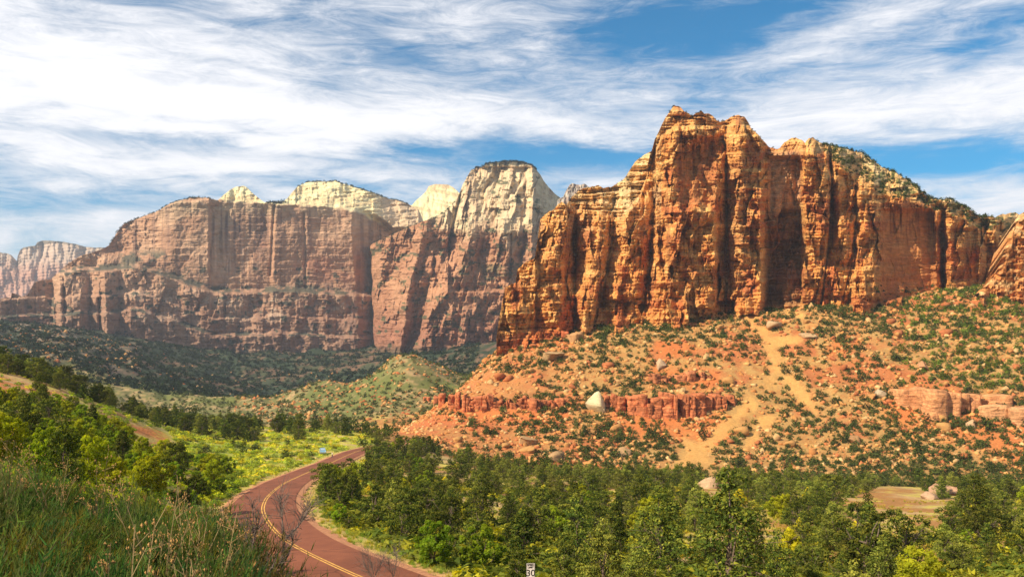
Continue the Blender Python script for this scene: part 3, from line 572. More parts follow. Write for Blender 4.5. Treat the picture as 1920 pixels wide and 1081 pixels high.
# --- the long streaked wall on the left
WTOP = [(-80, 585), (-20, 575), (0, 560), (12, 556), (20, 560), (22, 548), (40, 556), (52, 552), (58, 540), (66, 528), (80, 524), (95, 523), (104, 515), (115, 505), (130, 492), (150, 480), (170, 474), (188, 468), (196, 464), (204, 460), (212, 448), (220, 434), (232, 420), (250, 412), (268, 406), (290, 398), (305, 390), (318, 381),
        (335, 376), (352, 372), (370, 370), (385, 370), (398, 373), (408, 375), (418, 366), (430, 357), (442, 350), (456, 348), (464, 352), (474, 362), (484, 370), (495, 379), (510, 380), (528, 381), (538, 372), (548, 360), (556, 352), (566, 345), (580, 341), (600, 341), (616, 340), (630, 338), (640, 344), (652, 346), (664, 351),
        (680, 355), (700, 362), (716, 368), (732, 373), (746, 376), (758, 380), (768, 384), (780, 392)]
WBOT = [(-80, 640), (0, 650), (100, 650), (240, 672), (330, 690), (420, 690), (520, 690), (640, 690), (700, 690), (780, 690)]
WRIM = [(-80, 500), (200, 455), (260, 410), (330, 380), (400, 374), (450, 378), (500, 382), (560, 385), (600, 388), (640, 392), (680, 402), (710, 420), (735, 436), (780, 445)]
WE = [([-80] * 5, [60] * 5), ([0, 0, 0, 0, 0], [10, 10, 10, 10, 0]), ([60] * 5, [40, 40, 40, 30, 10]), ([98, 98, 98, 98, 96], [90, 90, 80, 40, 30]), ([112, 112, 112, 112, 112], [90, 80, 20, 0, 0]), ([150, 150, 150, 150, 152], [60, 50, 10, -20, -20]), ([168] * 5, [60, 50, 40, 25, 10]),
      ([196, 196, 196, 200, 200], [60, 40, 0, -30, -30]), ([226] * 5, [60, 50, 20, 10, 5]), ([250, 250, 250, 246, 244], [50, 30, 10, -15, -20]), ([300] * 5, [30, 20, 10, 0, 0]), ([392] * 5, [0, 0, 0, 0, 0]), ([396] * 5, [18, 18, 10, 0, 0]), ([500, 502, 506, 510, 510], [16, 14, 10, 0, 0]), ([512, 514, 510, 512, 512], [-6, -6, -4, 0, 0]),
      ([600] * 5, [0, 0, 0, 0, 0]), ([660, 660, 668, 672, 672], [-10, -10, 0, 0, 0]), ([694, 694, 692, 690, 690], [40, 40, 50, 50, 40]), ([790] * 5, [200] * 5)]
def wall_depth(PX, PY):
    base = np.interp(PX, [-80, 0, 200, 350, 690, 790], [1580, 1640, 1735, 1800, 1930, 1960])
    o = edges_offset(PX + 2.5 * fbm(PX / 20, PY / 30, 3, 1), PY, [400, 470, 540, 600, 660], WE)
    rim = np.interp(PX, *np.array(WRIM).T) + 3 * fbm(PX / 20, PX * 0, 3, 3); cap = np.maximum(rim - PY, 0)
    ledge = np.interp(PX, [-80, 180, 260, 400, 520, 700, 790], [520, 505, 500, 545, 545, 552, 550]) + 6 * fbm(PX / 40, PX * 0, 3, 2)
    st = 55 * (1 - sstep(-7, 5, PY - ledge)) + 25 * (1 - sstep(-4, 4, PY - ledge - 80)) + 14 * (1 - sstep(-3, 3, PY - ledge - 48))
    sh = (1 - sstep(250, 330, PX)) * sstep(150, 220, PX); st = st + sh * 60 * (1 - sstep(-12, 12, PY - 478))
    rough_up = 1 - .55 * seg(PX, PY, 300, 690, 385, 540, 12)
    rel = 14 * facet(PX / 36 + .01 * PY, PY / 50, 2, .6, 1.2) + 7 * facet(PX / 15, PY / 24, 3, .4, 1.2) + 3 * facet(PX / 6.5, PY / 9, 4, .4) + (8 - 3.5 * seg(PX, PY, 300, 690, 385, 540, 12)) * blocks((PX + 4 * fbm(PX / 14, PY / 12, 3, 1)) / 17, (PY + 2 * fbm(PX / 20, PY / 10, 3, 1)) / 17, 5) + 4 * blocks((PX + 3 * fbm(PX / 8, PY / 8, 3, 1)) / 6.5, PY / 5.5, 6)
    q = PY + 3 * fbm(PX / 80, PY / 60, 3, 5); f = q / 14 - np.floor(q / 14)
    ck = 8 * crack(PX, PY, [(394, 385), (393, 515)], 2) + 12 * crack(PX, PY, [(514, 385), (507, 515)], 2.5) + 7 * crack(PX, PY, [(570, 400), (573, 540)], 2.6) + 20 * crack(PX, PY, [(120, 540), (122, 600)], 3) + 20 * crack(PX, PY, [(186, 560), (190, 640)], 3)
    pk = cap * np.interp(PX, [-80, 300, 420, 456, 490, 540, 650, 700, 790], [2.0, 2.0, 2.4, 2.2, 2.6, 2.6, 2.2, 1.6, 1.4])
    pk += 5 * sstep(0, 6, cap) * (facet(PX / 30 + .02 * PY, PY / 9, 6) * 1.5 + ((PY + .12 * PX) / 7 % 1)) - 14 * sstep(0, 20, cap) * np.cos((PX - 456) / 30) * (PX < 500) * 0
    return base + o * (1 - .8 * sstep(0, 15, cap)) + st + rel * rough_up + f * 2 + ck * (cap < 1) + pk
def wall_col(PX, PY, D):
    n = fbm(PX / 40, PY / 26, 5, 2); f = fbm(PX / 7, PY / 4, 4, 3); q = PY + 4 * fbm(PX / 80, PY / 60, 3, 5)
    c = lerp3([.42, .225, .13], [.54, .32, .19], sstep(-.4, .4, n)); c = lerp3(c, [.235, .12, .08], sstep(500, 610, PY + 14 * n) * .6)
    pale = seg(PX, PY, 240, 700, 545, 600, 14) * sstep(-.05, .35, n + .4 * f); c = lerp3(c, [.48, .34, .23], pale * .65)
    upper = (1 - sstep(384, 430, PY)) * sstep(260, 340, PX) * .8; c = lerp3(c, [.46, .32, .19], upper * sstep(-.4, .3, n))
    strk = seg(PX, PY, 396, 506, 400, 505, 8); c = lerp3(c, [.66, .42, .27], strk * sstep(-.05, .35, fbm(PX / 4.5, PY / 120, 4, 1)) * sstep(400, 500, PY + 20 * f) * .95); c = lerp3(c, [.15, .09, .075], strk * sstep(.0, .3, fbm(PX / 5 + 9, PY / 140, 4, 6)) * (1 - sstep(430, 480, PY)) * .9)
    c = lerp3(c, [.20, .11, .08], sstep(.05, .45, fbm(PX / 7, PY / 110, 4, 4)) * .6 * (PY > 380))
    red = seg(PX, PY, 470, 690, 455, 530, 18) * sstep(-.2, .4, n); c = lerp3(c, [.42, .17, .095], red * .7)
    rim = np.interp(PX, *np.array(WRIM).T) + 3 * fbm(PX / 9, PY * 0, 3, 4); cap = rim - PY
    cream = sstep(-2, 4, cap) * (PX > 400); c = lerp3(c, [.80, .66, .36], cream); c = lerp3(c, [.64, .46, .24], cream * sstep(0, .4, fbm(PX / 90 + PY / 60, (PY + .15 * PX) / 4, 3, 2)) * .8)
    c = lerp3(c, [.60, .40, .25], cream * sstep(690, 730, PX) * .8)
    ledge = np.interp(PX, [-80, 180, 260, 400, 520, 700, 790], [520, 505, 500, 545, 545, 552, 550])
    veg = np.maximum.reduce([seg(PX, PY, 225, 330, 470, 498, 9) * sstep(-.25, .1, f + n + .15), (1 - sstep(3, 9, np.abs(PY - ledge + 3))) * sstep(-.02, .2, fbm(PX / 22, PY / 8, 4, 6) + .08), (1 - sstep(2, 6, np.abs(PY - ledge - 80))) * sstep(.0, .2, fbm(PX / 22, PY / 8, 4, 1) + .08), sstep(.32, .45, fbm(PX / 14, PY / 9, 4, 7)) * (PY > 500), seg(PX, PY, 500, 600, 535, 549, 4) * sstep(-.3, 0, f)])
    c = lerp3(c, [.045, .06, .04], veg * .85)
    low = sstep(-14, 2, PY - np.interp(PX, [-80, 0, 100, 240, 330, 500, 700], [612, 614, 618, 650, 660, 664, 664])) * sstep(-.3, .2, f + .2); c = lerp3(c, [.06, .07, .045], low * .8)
    return c * (1 + .14 * f)[..., None]
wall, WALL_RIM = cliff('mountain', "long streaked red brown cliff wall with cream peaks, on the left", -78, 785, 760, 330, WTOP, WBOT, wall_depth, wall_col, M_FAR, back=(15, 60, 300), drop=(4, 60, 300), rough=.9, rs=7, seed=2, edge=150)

# --- the pale flat topped dome in the middle
DTOP = [(684, 480), (692, 462), (700, 455), (716, 448), (730, 442), (742, 436), (760, 428), (790, 416), (812, 408), (832, 398), (846, 386), (856, 374), (862, 360), (868, 345), (874, 334), (879, 326), (883, 319), (890, 316), (904, 313), (912, 307), (930, 305), (950, 303), (968, 303), (985, 306), (998, 311), (1006, 318), (1014, 328), (1020, 340),
        (1030, 352), (1040, 362), (1052, 372), (1066, 386), (1090, 398), (1130, 410), (1170, 420)]
DBOT = [(684, 690), (760, 690), (900, 690), (1170, 650)]
DE = [([684] * 5, [620, 620, 620, 600, 560]), ([698, 698, 700, 704, 710], [230, 230, 230, 200, 160]), ([716, 712, 712, 716, 722], [90, 90, 100, 100, 90]), ([790, 778, 756, 744, 736], [30, 20, 30, 30, 30]), ([800, 792, 770, 758, 752], [10, -26, -34, -40, -44]), ([818, 812, 800, 780, 768], [30, 20, 0, 5, 5]),
      ([842, 850, 820, 792, 772], [50, 30, 20, -2, -8]), ([870, 884, 862, 806, 784], [-20, -45, -55, -60, -50]), ([905, 905, 890, 860, 840], [-20, -20, -20, -35, -40]), ([932, 930, 925, 925, 920], [0, -15, -15, -22, -30]), ([944, 944, 946, 946, 946], [-30, -45, -30, -35, -40]), ([985, 985, 985, 985, 985], [-10, -12, -10, -15, -25]), ([998] * 5, [-40, -52, -20, -20, -25]), ([1012] * 5, [0, 0, 0, 0, 0]), ([1060] * 5, [60, 60, 40, 30, 30]), ([1175] * 5, [190] * 5)]
def dome_depth(PX, PY):
    o = edges_offset(PX + 3 * fbm(PX / 18, PY / 24, 3, 3), PY, [350, 440, 520, 590, 660], DE)
    o = o * .62 + .2 * edges_offset(PX + 12 * fbm(PX / 22, PY / 22, 4, 6), PY, [350, 440, 520, 590, 660], DE)
    k = 1.25 * np.maximum(430 - PY, 0) * np.interp(PX, [684, 860, 880, 1000, 1060, 1170], [1.0, 1.0, .75, .75, 1.2, 1.4]) + 26 * (1 - sstep(-4, 4, PY - 545 - 6 * fbm(PX / 30, PX * 0, 3, 2))) * (PX > 840) + .25 * np.maximum(660 - PY, 0)
    cap = 1 - sstep(311, 315, PY); k = k - 18 * cap * (PX > 870) * (PX < 1012)
    s = PX + 6 * fbm(PX / 30, PY / 30, 3, 2) + .2 * (PY - 500); rel = 26 * facet(s / 34, PY / 52, 4, .6, 1.5) + 13 * facet(s / 15, PY / 26, 5, .4, 1.6) + 7 * facet(s / 6.5, PY / 10, 6, .4, 1.5) + 12 * blocks((s + 3 * fbm(PX / 10, PY / 10, 3, 1)) / 15, PY / 22, 2) + 5 * blocks(s / 6, PY / 6, 3)
    q = PY + 3 * fbm(PX / 60, PY / 50, 3, 5); f = q / 12 - np.floor(q / 12)
    ck = 30 * crack(PX, PY, [(697, 470), (695, 560), (700, 660)], 3) + 24 * crack(PX, PY, [(865, 360), (850, 420), (838, 470)], 2.5) + 14 * crack(PX, PY, [(958, 440), (956, 520)], 2)
    return np.interp(PX, [684, 850, 1000, 1170], [1740, 1690, 1690, 1790]) + o + k + rel + f * 4 + ck
def dome_col(PX, PY, D):
    n = fbm(PX / 34, PY / 26, 5, 5); f = fbm(PX / 7, PY / 4, 4, 6)
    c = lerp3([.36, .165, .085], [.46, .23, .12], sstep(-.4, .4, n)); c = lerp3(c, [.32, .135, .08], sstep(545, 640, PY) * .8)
    lim = np.interp(PX, [684, 780, 860, 900, 960, 1000, 1060, 1170], [395, 400, 440, 425, 450, 430, 430, 430]) + 26 * n + 8 * f
    cream = 1 - sstep(-22, 22, PY - lim); c = lerp3(c, [.64, .48, .28], cream * .95); c = lerp3(c, [.46, .25, .14], cream * sstep(.0, .4, fbm(PX / 6, PY / 50, 4, 2)) * .5)
    c = lerp3(c, [.55, .30, .16], (1 - sstep(318, 345, PY)) * sstep(0, .3, f + .1) * .7 * (PX < 900)); c = lerp3(c, [.07, .065, .04], (1 - sstep(308, 313, PY + 1.5 * f)) * .9)
    veg = np.maximum.reduce([seg(PX, PY, 900, 1010, 495, 520, 6) * sstep(-.1, .2, f + n) * .8, (1 - sstep(3, 10, np.abs(PY - 600 + (PX - 860) * .2))) * sstep(-.1, .2, f) * (PX > 830) * .8, sstep(.34, .46, fbm(PX / 12, PY / 9, 4, 7)), (1 - sstep(2, 5, np.abs(PY - 425 - 2.0 * (852 - PX) * .3))) * seg(PX, PY, 838, 900, 380, 450) * sstep(-.1, .2, f) * .8, seg(PX, PY, 700, 870, 395, 450, 4) * sstep(.1, .3, f) * (PY < np.interp(PX, *np.array(DTOP).T) + 14) * .8])
    c = lerp3(c, [.07, .085, .04], veg * .85)
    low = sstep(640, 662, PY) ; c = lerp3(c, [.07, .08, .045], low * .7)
    return c * (1 + .14 * f)[..., None]
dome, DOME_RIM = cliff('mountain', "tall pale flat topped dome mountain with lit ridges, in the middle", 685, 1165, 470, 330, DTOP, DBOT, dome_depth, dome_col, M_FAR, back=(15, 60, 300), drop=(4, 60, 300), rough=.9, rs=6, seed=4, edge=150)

# --- pale saddle between the wall and the dome, the spire behind the butte, and the far cliffs
def simple_mtn(label, x0, x1, nu, nv, top, y_bot, D0, lean, rel_a, colf, seed, cellx=24, celly=40, name='mountain', tilt=0.0, dome_=0):
    def dfn(PX, PY): return D0 + lean * (y_bot - PY) + tilt * (PX - x0) + rel_a * (1.5 * facet(PX / cellx, PY / celly, seed) + .8 * facet(PX / cellx * 2.4, PY / celly * 2.4, seed + 1) + .4 * facet(PX / cellx * 5, PY / celly * 5, seed + 2)) + rel_a * .25 * ((PY + .1 * PX) / 6 % 1)
    return cliff(name, label, x0, x1, nu, nv, top, [(x0, y_bot), (x1, y_bot)], dfn, colf, M_FAR, back=(20, 200), drop=(6, 200), rough=.8, rs=6, seed=seed, edge=D0 * .06)
def saddle_col(PX, PY, D):
    f = fbm(PX / 7, PY / 4, 4, 6); c = lerp3([.82, .68, .36], [.66, .48, .24], sstep(0, .4, fbm(PX / 90 - PY / 40, (PY - .2 * PX) / 4, 3, 2))); c = lerp3(c, [.62, .40, .22], (1 - sstep(350, 358, PY)) * .7)
    c = lerp3(c, [.08, .09, .04], sstep(.2, .4, fbm(PX / 8, PY / 4, 4, 3)) * sstep(400, 425, PY)); return c * (1 + .1 * f)[..., None]
simple_mtn("bright cream stepped saddle between the red wall and the dome", 735, 885, 200, 120, [(735, 398), (745, 392), (756, 388), (766, 384), (772, 384), (782, 374), (792, 366), (799, 358), (804, 348), (812, 346), (826, 345), (840, 346), (848, 350), (858, 358), (864, 366), (885, 372)], 460, 2280, 2.2, 9, saddle_col, 3)
def spire_col(PX, PY, D): return lerp3([.50, .42, .33], [.36, .26, .2], sstep(-.3, .3, fbm(PX / 4, PY / 6, 4, 6)))
simple_mtn("small pale grey spire showing behind the orange butte", 1046, 1140, 130, 80, [(1046, 374), (1056, 368), (1062, 356), (1068, 346), (1073, 343), (1080, 345), (1088, 347), (1096, 344), (1104, 350), (1115, 356), (1140, 372)], 430, 1350, 1.0, 8, spire_col, 2, 8, 16)
def farl_col(PX, PY, D):
    n = fbm(PX / 16, PY / 14, 4, 4); c = lerp3([.46, .25, .17], [.50, .36, .26], 1 - sstep(470, 520, PY + 12 * n)); return lerp3(c, [.10, .09, .06], (1 - sstep(2, 5, PY - np.interp(PX, [0, 66, 100, 194], [473, 459, 451, 464]))) * .7) * (1 + .15 * n)[..., None]
simple_mtn("distant pale pink cliffs in the haze at the far left", -90, 220, 260, 130, [(-90, 470), (-40, 476), (0, 473), (10, 474), (18, 476), (24, 486), (30, 500), (33, 480), (38, 468), (44, 464), (56, 461), (66, 460), (70, 453), (78, 451), (98, 451), (120, 453), (140, 457), (160, 462), (180, 464), (196, 464), (220, 480)], 600, 4300, 2.0, 42, farl_col, 5, 26, 60)

# ------------------------------------------------------------------ the air
m, t = material('air'); vol = node(t, 'ShaderNodeVolumePrincipled', {'Color': (.80, .88, 1.0, 1), 'Density': 0.000066, 'Anisotropy': 0.1})
node(t, 'ShaderNodeOutputMaterial', {'Volume': vol.outputs[0]})
b = MB(); b.box(-9500, 9500, -120, 9600, -150, 760)
ob('haze', b.mesh('haze', m), label="thin pale air filling the valley", kind='stuff')

# ------------------------------------------------------------------ foliage builders
def leaf_tris(cen, size, rng, up=0.3, elong=1.0, out=None):
    """one small triangle per centre, freely turned"""
    n = len(cen); nrm = rng.normal(size=(n, 3)); nrm[:, 2] = np.abs(nrm[:, 2]) + up
    if out is not None: nrm = nrm * .7 + out * .9
    nrm /= np.linalg.norm(nrm, axis=1)[:, None]; r = rng.normal(size=(n, 3)); a = np.cross(nrm, r); a /= np.linalg.norm(a, axis=1)[:, None]; b = np.cross(nrm, a)
    s = (np.asarray(size) * rng.uniform(.6, 1.35, n))[:, None]
    V = np.stack([cen + a * s * elong, cen - a * s * .6 * elong + b * s * .7, cen - a * s * .6 * elong - b * s * .7], 1).reshape(-1, 3)
    return V, np.arange(3 * n).reshape(-1, 3)
def crown_points(rng, H, W, base, nclump, per, kind):
    """clumps of leaves spread through a crown, with open gaps between them"""
    C = []; 
    for i in range(nclump):
        for _ in range(30):
            h = rng.uniform(base, 1.0); 
            if kind == 'cone': prof = (1 - (h - base) / (1.02 - base)) ** .62 * min(1, (h - base) / .12 + .55)
            elif kind == 'round': prof = math.sqrt(max(0, 1 - ((h - (base + 1) / 2) / ((1 - base) / 2 + .02)) ** 2)) ** .8
            else: prof = (1 - ((h - base) / (1.03 - base)) ** 2.2) * min(1, (h - base) / .15 + .6)
            th = rng.uniform(0, 2 * math.pi); r = W * prof * math.sqrt(rng.uniform(.10, 1)) * (1 + .22 * math.sin(th * 2 + H) + .12 * math.sin(3 * th + 7 * h))
            p = np.array([r * math.cos(th), r * math.sin(th), h * H])
            if len(C) < 4 or min(np.linalg.norm((p - q[0]) * [1, 1, 1.2]) for q in C) > .085 * H: break
        C.append((p, rng.uniform(.075, .14) * H * (1.1 - .35 * h), rng.uniform(.72, 1.28)))
    return C
def build_crown(name, rng, H, W, base, nclump, per, leaf, kind, tint, mat, tip=None, flat=.8, yellow=0):
    C = crown_points(rng, H, W, base, nclump, per, kind); VV = []; CC = []
    for p, r, b in C:
        d = rng.normal(size=(per, 3)); d /= np.linalg.norm(d, axis=1)[:, None]; q = d * (rng.uniform(.35, 1.0, per) ** .6)[:, None] * [r, r, r * flat]
        q[:, 2] += .3 * r * (rng.random(per) - .3)
        V, _ = leaf_tris(p + q, leaf, rng, .2, 1.15, d); VV.append(V)
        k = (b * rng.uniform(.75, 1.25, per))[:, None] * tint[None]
        if tip is not None: m = (d[:, 2] > .1)[:, None] * rng.random(per)[:, None] * .8; k = k * (1 - m) + tip[None] * b * m  # upper leaves of each clump painted lighter, as if sunlit
        CC.append(np.repeat(k, 3, 0))
    V = np.concatenate(VV); V[:, 2] = np.maximum(V[:, 2], .03 * H)
    return mesh_np(name, V, np.arange(len(V)).reshape(-1, 3), np.concatenate(CC), False, mat), C
def build_trunk(name, rng, H, C, r0, mat, nlimb=9, lean=.05, top=.72):
    b = MB(); pts = []; x = y = 0
    for i in range(7):
        pts.append((x, y, -.06 * H + i / 6 * H * (top + .06))); x += rng.normal() * lean * H / 4; y += rng.normal() * lean * H / 4
    b.tube(pts, [r0 * (1.25 - 1.05 * i / 6) for i in range(7)], 6)
    idx = rng.permutation(len(C))[:nlimb]
    for j in idx:
        p = C[j][0]; k = min(5, max(1, int(p[2] / H * 5.2 - 1))); s = np.array(pts[k]); mid = s * .5 + p * .5 + rng.normal(size=3) * .04 * H; mid[2] += .02 * H
        b.tube([tuple(s), tuple(mid), tuple(p)], [r0 * .42, r0 * .28, r0 * .10], 4)
    for _ in range(5):      # dead grey limbs that stand out of the leaves
        k = int(rng.integers(2, 6)); s = np.array(pts[k]); a = rng.uniform(0, 6.28); e = s + np.array([math.cos(a), math.sin(a), rng.uniform(.1, .9)]) * H * rng.uniform(.22, .38); m_ = (s + e) / 2 + rng.normal(size=3) * .03 * H; b.tube([tuple(s), tuple(m_), tuple(e)], [r0 * .3, r0 * .2, r0 * .08], 4)
        for _2 in range(3): b.tube([tuple(m_), tuple(m_ + (e - m_) * .8 + rng.normal(size=3) * .06 * H)], [r0 * .14, r0 * .06], 3)
    return b.mesh(name, mat)
def tree_kind(name, label, cat, seed, H, W, base, nclump, per, leaf, kind, tint, mat, tip=None, r0=.14, nl=9):
    rng = np.random.default_rng(seed)
    cm, C = build_crown('crown', rng, H, W, base, nclump, per, leaf, kind, np.array(tint), mat, None if tip is None else np.array(tip))
    tm = build_trunk('trunk', rng, H, C, r0, M_BARK, nl)
    return (name, cat, label, cm, tm, H)
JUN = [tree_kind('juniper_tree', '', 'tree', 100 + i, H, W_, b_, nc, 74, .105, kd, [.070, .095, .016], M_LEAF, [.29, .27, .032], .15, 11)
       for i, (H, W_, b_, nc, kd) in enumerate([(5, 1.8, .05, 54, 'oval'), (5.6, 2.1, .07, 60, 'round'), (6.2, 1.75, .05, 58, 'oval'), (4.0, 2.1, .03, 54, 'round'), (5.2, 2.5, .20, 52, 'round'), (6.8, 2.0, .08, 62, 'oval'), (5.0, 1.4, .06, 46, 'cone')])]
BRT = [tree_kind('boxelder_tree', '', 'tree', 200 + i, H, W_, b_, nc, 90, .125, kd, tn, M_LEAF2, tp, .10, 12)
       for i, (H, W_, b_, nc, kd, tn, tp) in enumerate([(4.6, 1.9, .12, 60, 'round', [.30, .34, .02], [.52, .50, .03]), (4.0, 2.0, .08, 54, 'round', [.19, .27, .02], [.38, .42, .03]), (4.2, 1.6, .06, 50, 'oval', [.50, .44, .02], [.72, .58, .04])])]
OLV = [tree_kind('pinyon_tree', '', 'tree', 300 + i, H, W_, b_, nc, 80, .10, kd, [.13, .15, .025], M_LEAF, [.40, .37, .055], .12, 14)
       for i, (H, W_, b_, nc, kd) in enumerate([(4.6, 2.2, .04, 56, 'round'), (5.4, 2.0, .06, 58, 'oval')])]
def new_tree(K, loc, rz, sc, label, group):
    name, cat, _, cm, tm, H = K
    o = ob(name, None, None, loc, label, cat, group); o.empty_display_size = .5
    o.rotation_euler = (0, 0, rz); o.scale = sc if isinstance(sc, tuple) else (sc, sc, sc)
    ob('trunk', tm, o); ob('crown', cm, o)
    return o
ORD = "first second third fourth fifth sixth seventh eighth ninth tenth eleventh twelfth thirteenth fourteenth fifteenth sixteenth seventeenth eighteenth nineteenth".split()
TENS = ["", "", "twenty", "thirty", "forty", "fifty", "sixty", "seventy", "eighty", "ninety"]
TENTH = ["", "", "twentieth", "thirtieth", "fortieth", "fiftieth", "sixtieth", "seventieth", "eightieth", "ninetieth"]
def ordinal(n):
    if n < 20: return ORD[n - 1]
    if n >= 100: return "one hundred and " + ordinal(n - 100) if n > 100 else "hundredth"
    return TENTH[n // 10] if n % 10 == 0 else TENS[n // 10] + "-" + ORD[n % 10 - 1]
def from_left(items, key, fmt):
    """labels by place along a row: items sorted by picture column"""
    items = sorted(items, key=key)
    for i, it in enumerate(items): it['label'] = fmt(it, "leftmost" if i == 0 else "rightmost" if i == len(items) - 1 else ordinal(i + 1) + " from left")
    return items

def scatter_mesh(name, protos, P, SC, RZ, mat, TI=None):
    """joined mesh of many small plants or stones"""
    VV = []; FF = []; CC = []; b = 0
    idx = np.arange(len(P)) % len(protos)
    for k, (V, F, c) in enumerate(protos):
        sel = np.nonzero(idx == k)[0]
        if len(sel) == 0: continue
        cs, sn = np.cos(RZ[sel])[:, None], np.sin(RZ[sel])[:, None]; s = SC[sel][:, None]
        X = (V[None, :, 0] * cs - V[None, :, 1] * sn) * s + P[sel, 0:1]; Y = (V[None, :, 0] * sn + V[None, :, 1] * cs) * s + P[sel, 1:2]; Z = V[None, :, 2] * s + P[sel, 2:3]
        VV.append(np.stack([X, Y, Z], 2).reshape(-1, 3)); m = len(V)
        FF.append((F[None] + (np.arange(len(sel)) * m)[:, None, None]).reshape(-1, F.shape[1]) + b); b += m * len(sel)
        t = np.ones((len(sel), 1, 3)) if TI is None else TI[sel][:, None, :]
        CC.append((c[None] * t).reshape(-1, 3))
    return mesh_np(name, np.concatenate(VV), np.concatenate(FF), np.concatenate(CC), False, mat)
# ------------------------------------------------------------------ trees on the valley floor
trees = []        # dicts: kind, k, x, y, z, s, px
def far_enough(x, y, r): return all((x - t['x']) ** 2 + (y - t['y']) ** 2 > (r * (.5 * (t['s'] + 1))) ** 2 for t in trees)
CLEAR = [(1405, 1015, 88, 56), (1680, 965, 112, 50), (1335, 925, 30, 26), (1720, 1050, 45, 30), (1290, 1010, 30, 12), (1130, 1040, 26, 26), (930, 960, 22, 22), (1560, 1050, 30, 20), (835, 858, 30, 12), (815, 830, 22, 8)]
def clear_at(px, py): return any(((px - a) / c) ** 2 + ((py - b_) / d) ** 2 < 1 for a, b_, c, d in CLEAR)
rng = np.random.default_rng(11)
def try_tree(kind, k, x, y, s, r=2.6, zone=''):
    z = float(gz(np.array([x]), np.array([y]))[0]); px, py = topix(x, y, z)
    d = road_near(x, y)[0][0]
    if d < 5.6 + .9 * s * 1.6: return False
    if not far_enough(x, y, r): return False
    trees.append(dict(kind=kind, k=k, x=x, y=y, z=z, s=s, px=px, py=py, zone=zone)); return True
def at_px(kind, k, px, py, s, zone, r=.6, y0=0):
    h = hit(px, py, y0)
    if h: try_tree(kind, k, h[0], h[1], s, r, zone)
# placed trees that the photograph singles out
for a in [(760, 1012, 0, 'J', 1.05), (905, 1075, 1, 'B', .92), (700, 985, 3, 'J', .9), (815, 1060, 1, 'B', .8), (660, 950, 0, 'J', .85), (845, 1000, 2, 'J', .8), (905, 985, 5, 'J', .95), (620, 935, 1, 'J', .7), (592, 926, 2, 'B', .72), (655, 915, 0, 'B', .8), (690, 905, 2, 'J', 1.0), (740, 905, 4, 'J', .95),
          (755, 940, 0, 'B', .75), (790, 925, 1, 'B', .85), (835, 920, 2, 'B', .7), (1560, 955, 4, 'J', 1.35), (1830, 1010, 5, 'J', 1.25), (1400, 1070, 1, 'J', 1.0), (1200, 985, 5, 'J', 1.1), (1290, 965, 2, 'J', 1.0), (1075, 975, 2, 'J', 1.05), (1000, 975, 0, 'J', 1.0), (1700, 1075, 4, 'J', 1.1), (1240, 1070, 5, 'J', 1.1), (1080, 1075, 2, 'J', 1.0), (980, 1060, 6, 'J', .95),
          (700, 862, 4, 'J', 1.2), (725, 862, 0, 'J', 1.25), (750, 860, 2, 'J', 1.2), (775, 862, 1, 'O', 1.2), (690, 852, 5, 'J', 1.1), (800, 856, 1, 'J', 1.3), (645, 880, 6, 'J', .8), (612, 908, 0, 'O', .8), (590, 900, 2, 'B', .6), (650, 868, 2, 'B', .5), (700, 862, 4, 'J', .9), (765, 852, 4, 'J', .85), (735, 848, 0, 'B', .7), (820, 840, 3, 'J', .9), (680, 835, 0, 'J', .9), (705, 880, 1, 'J', 1.1)]:
    at_px(a[3], a[2], a[0], a[1], a[4], 'thicket')
n = 0
for _ in range(16000):
    y = 56 + 150 * rng.random() ** 1.0; px = rng.uniform(590, 1990); x = (px - 960) / FPX * y
    z = float(gbase(x, y)); py = HOR - FPX * z / y
    if clear_at(px, py) or py > 1230: continue
    if px < 940 and py > 985 + (px - 600) * .32: continue
    kk = 'J'; r_ = rng.random()
    if r_ < (.28 if px < 900 else .17): kk = 'B'
    elif r_ < .36: kk = 'O'
    s = (.36 + .52 * rng.random() ** 1.3 + .40 * (rng.random() < .07)) * (1.0 + .10 * (px > 1000))
    if try_tree(kk, int(rng.integers(0, {'J': 7, 'B': 3, 'O': 2}[kk])), x, y, s, 4.4, 'thicket'): n += 1
    if n > 330: break
def crest_y(px, y0, y1):
    Y = np.linspace(y0, y1, 60); X = (px - 960) / FPX * Y; return Y[np.argmax(gbase(X, Y) / Y)]
n = 0
for _ in range(9000):      # fringe towards the foot of the slope
    y = rng.uniform(206, 372); px = rng.uniform(690, 1960); x = (px - 960) / FPX * y
    z = float(gbase(x, y)); py = HOR - FPX * z / y
    if clear_at(px, py): continue
    kk = 'J' if rng.random() < .4 else ('B' if px < 900 and rng.random() < .3 else 'O')
    if try_tree(kk, int(rng.integers(0, {'J': 7, 'B': 2, 'O': 2}[kk])), x, y, rng.uniform(.65, 1.15), 5.6 if px > 950 else 4.8, 'fringe'): n += 1
    if n > 330: break
n = 0
for _ in range(3500):      # tree line behind the meadow
    px = rng.uniform(235, 745); y = rng.uniform(352, 425); x = (px - 960) / FPX * y
    kk = 'J' if rng.random() < .75 else 'O'
    if try_tree(kk, int(rng.integers(0, {'J': 7, 'O': 2}[kk])), x, y, rng.uniform(.65, 1.3), 4.6, 'treeline'): n += 1
    if n > 85: break
for a in [(430, 806, 4, 1.7), (470, 800, 0, 1.4), (560, 824, 5, 1.75), (545, 815, 2, 1.3), (455, 796, 3, 1.4), (335, 800, 2, 1.3), (295, 800, 6, .9), (457, 850, 3, .8), (536, 858, 2, .6), (585, 800, 4, 1.5), (345, 785, 0, 1.5), (620, 800, 3, 1.5), (650, 800, 5, 1.4), (590, 785, 0, 1.4)]: at_px('J', a[2], a[0], a[1], a[3] * .8, 'meadow', .5, 100)
n = 0
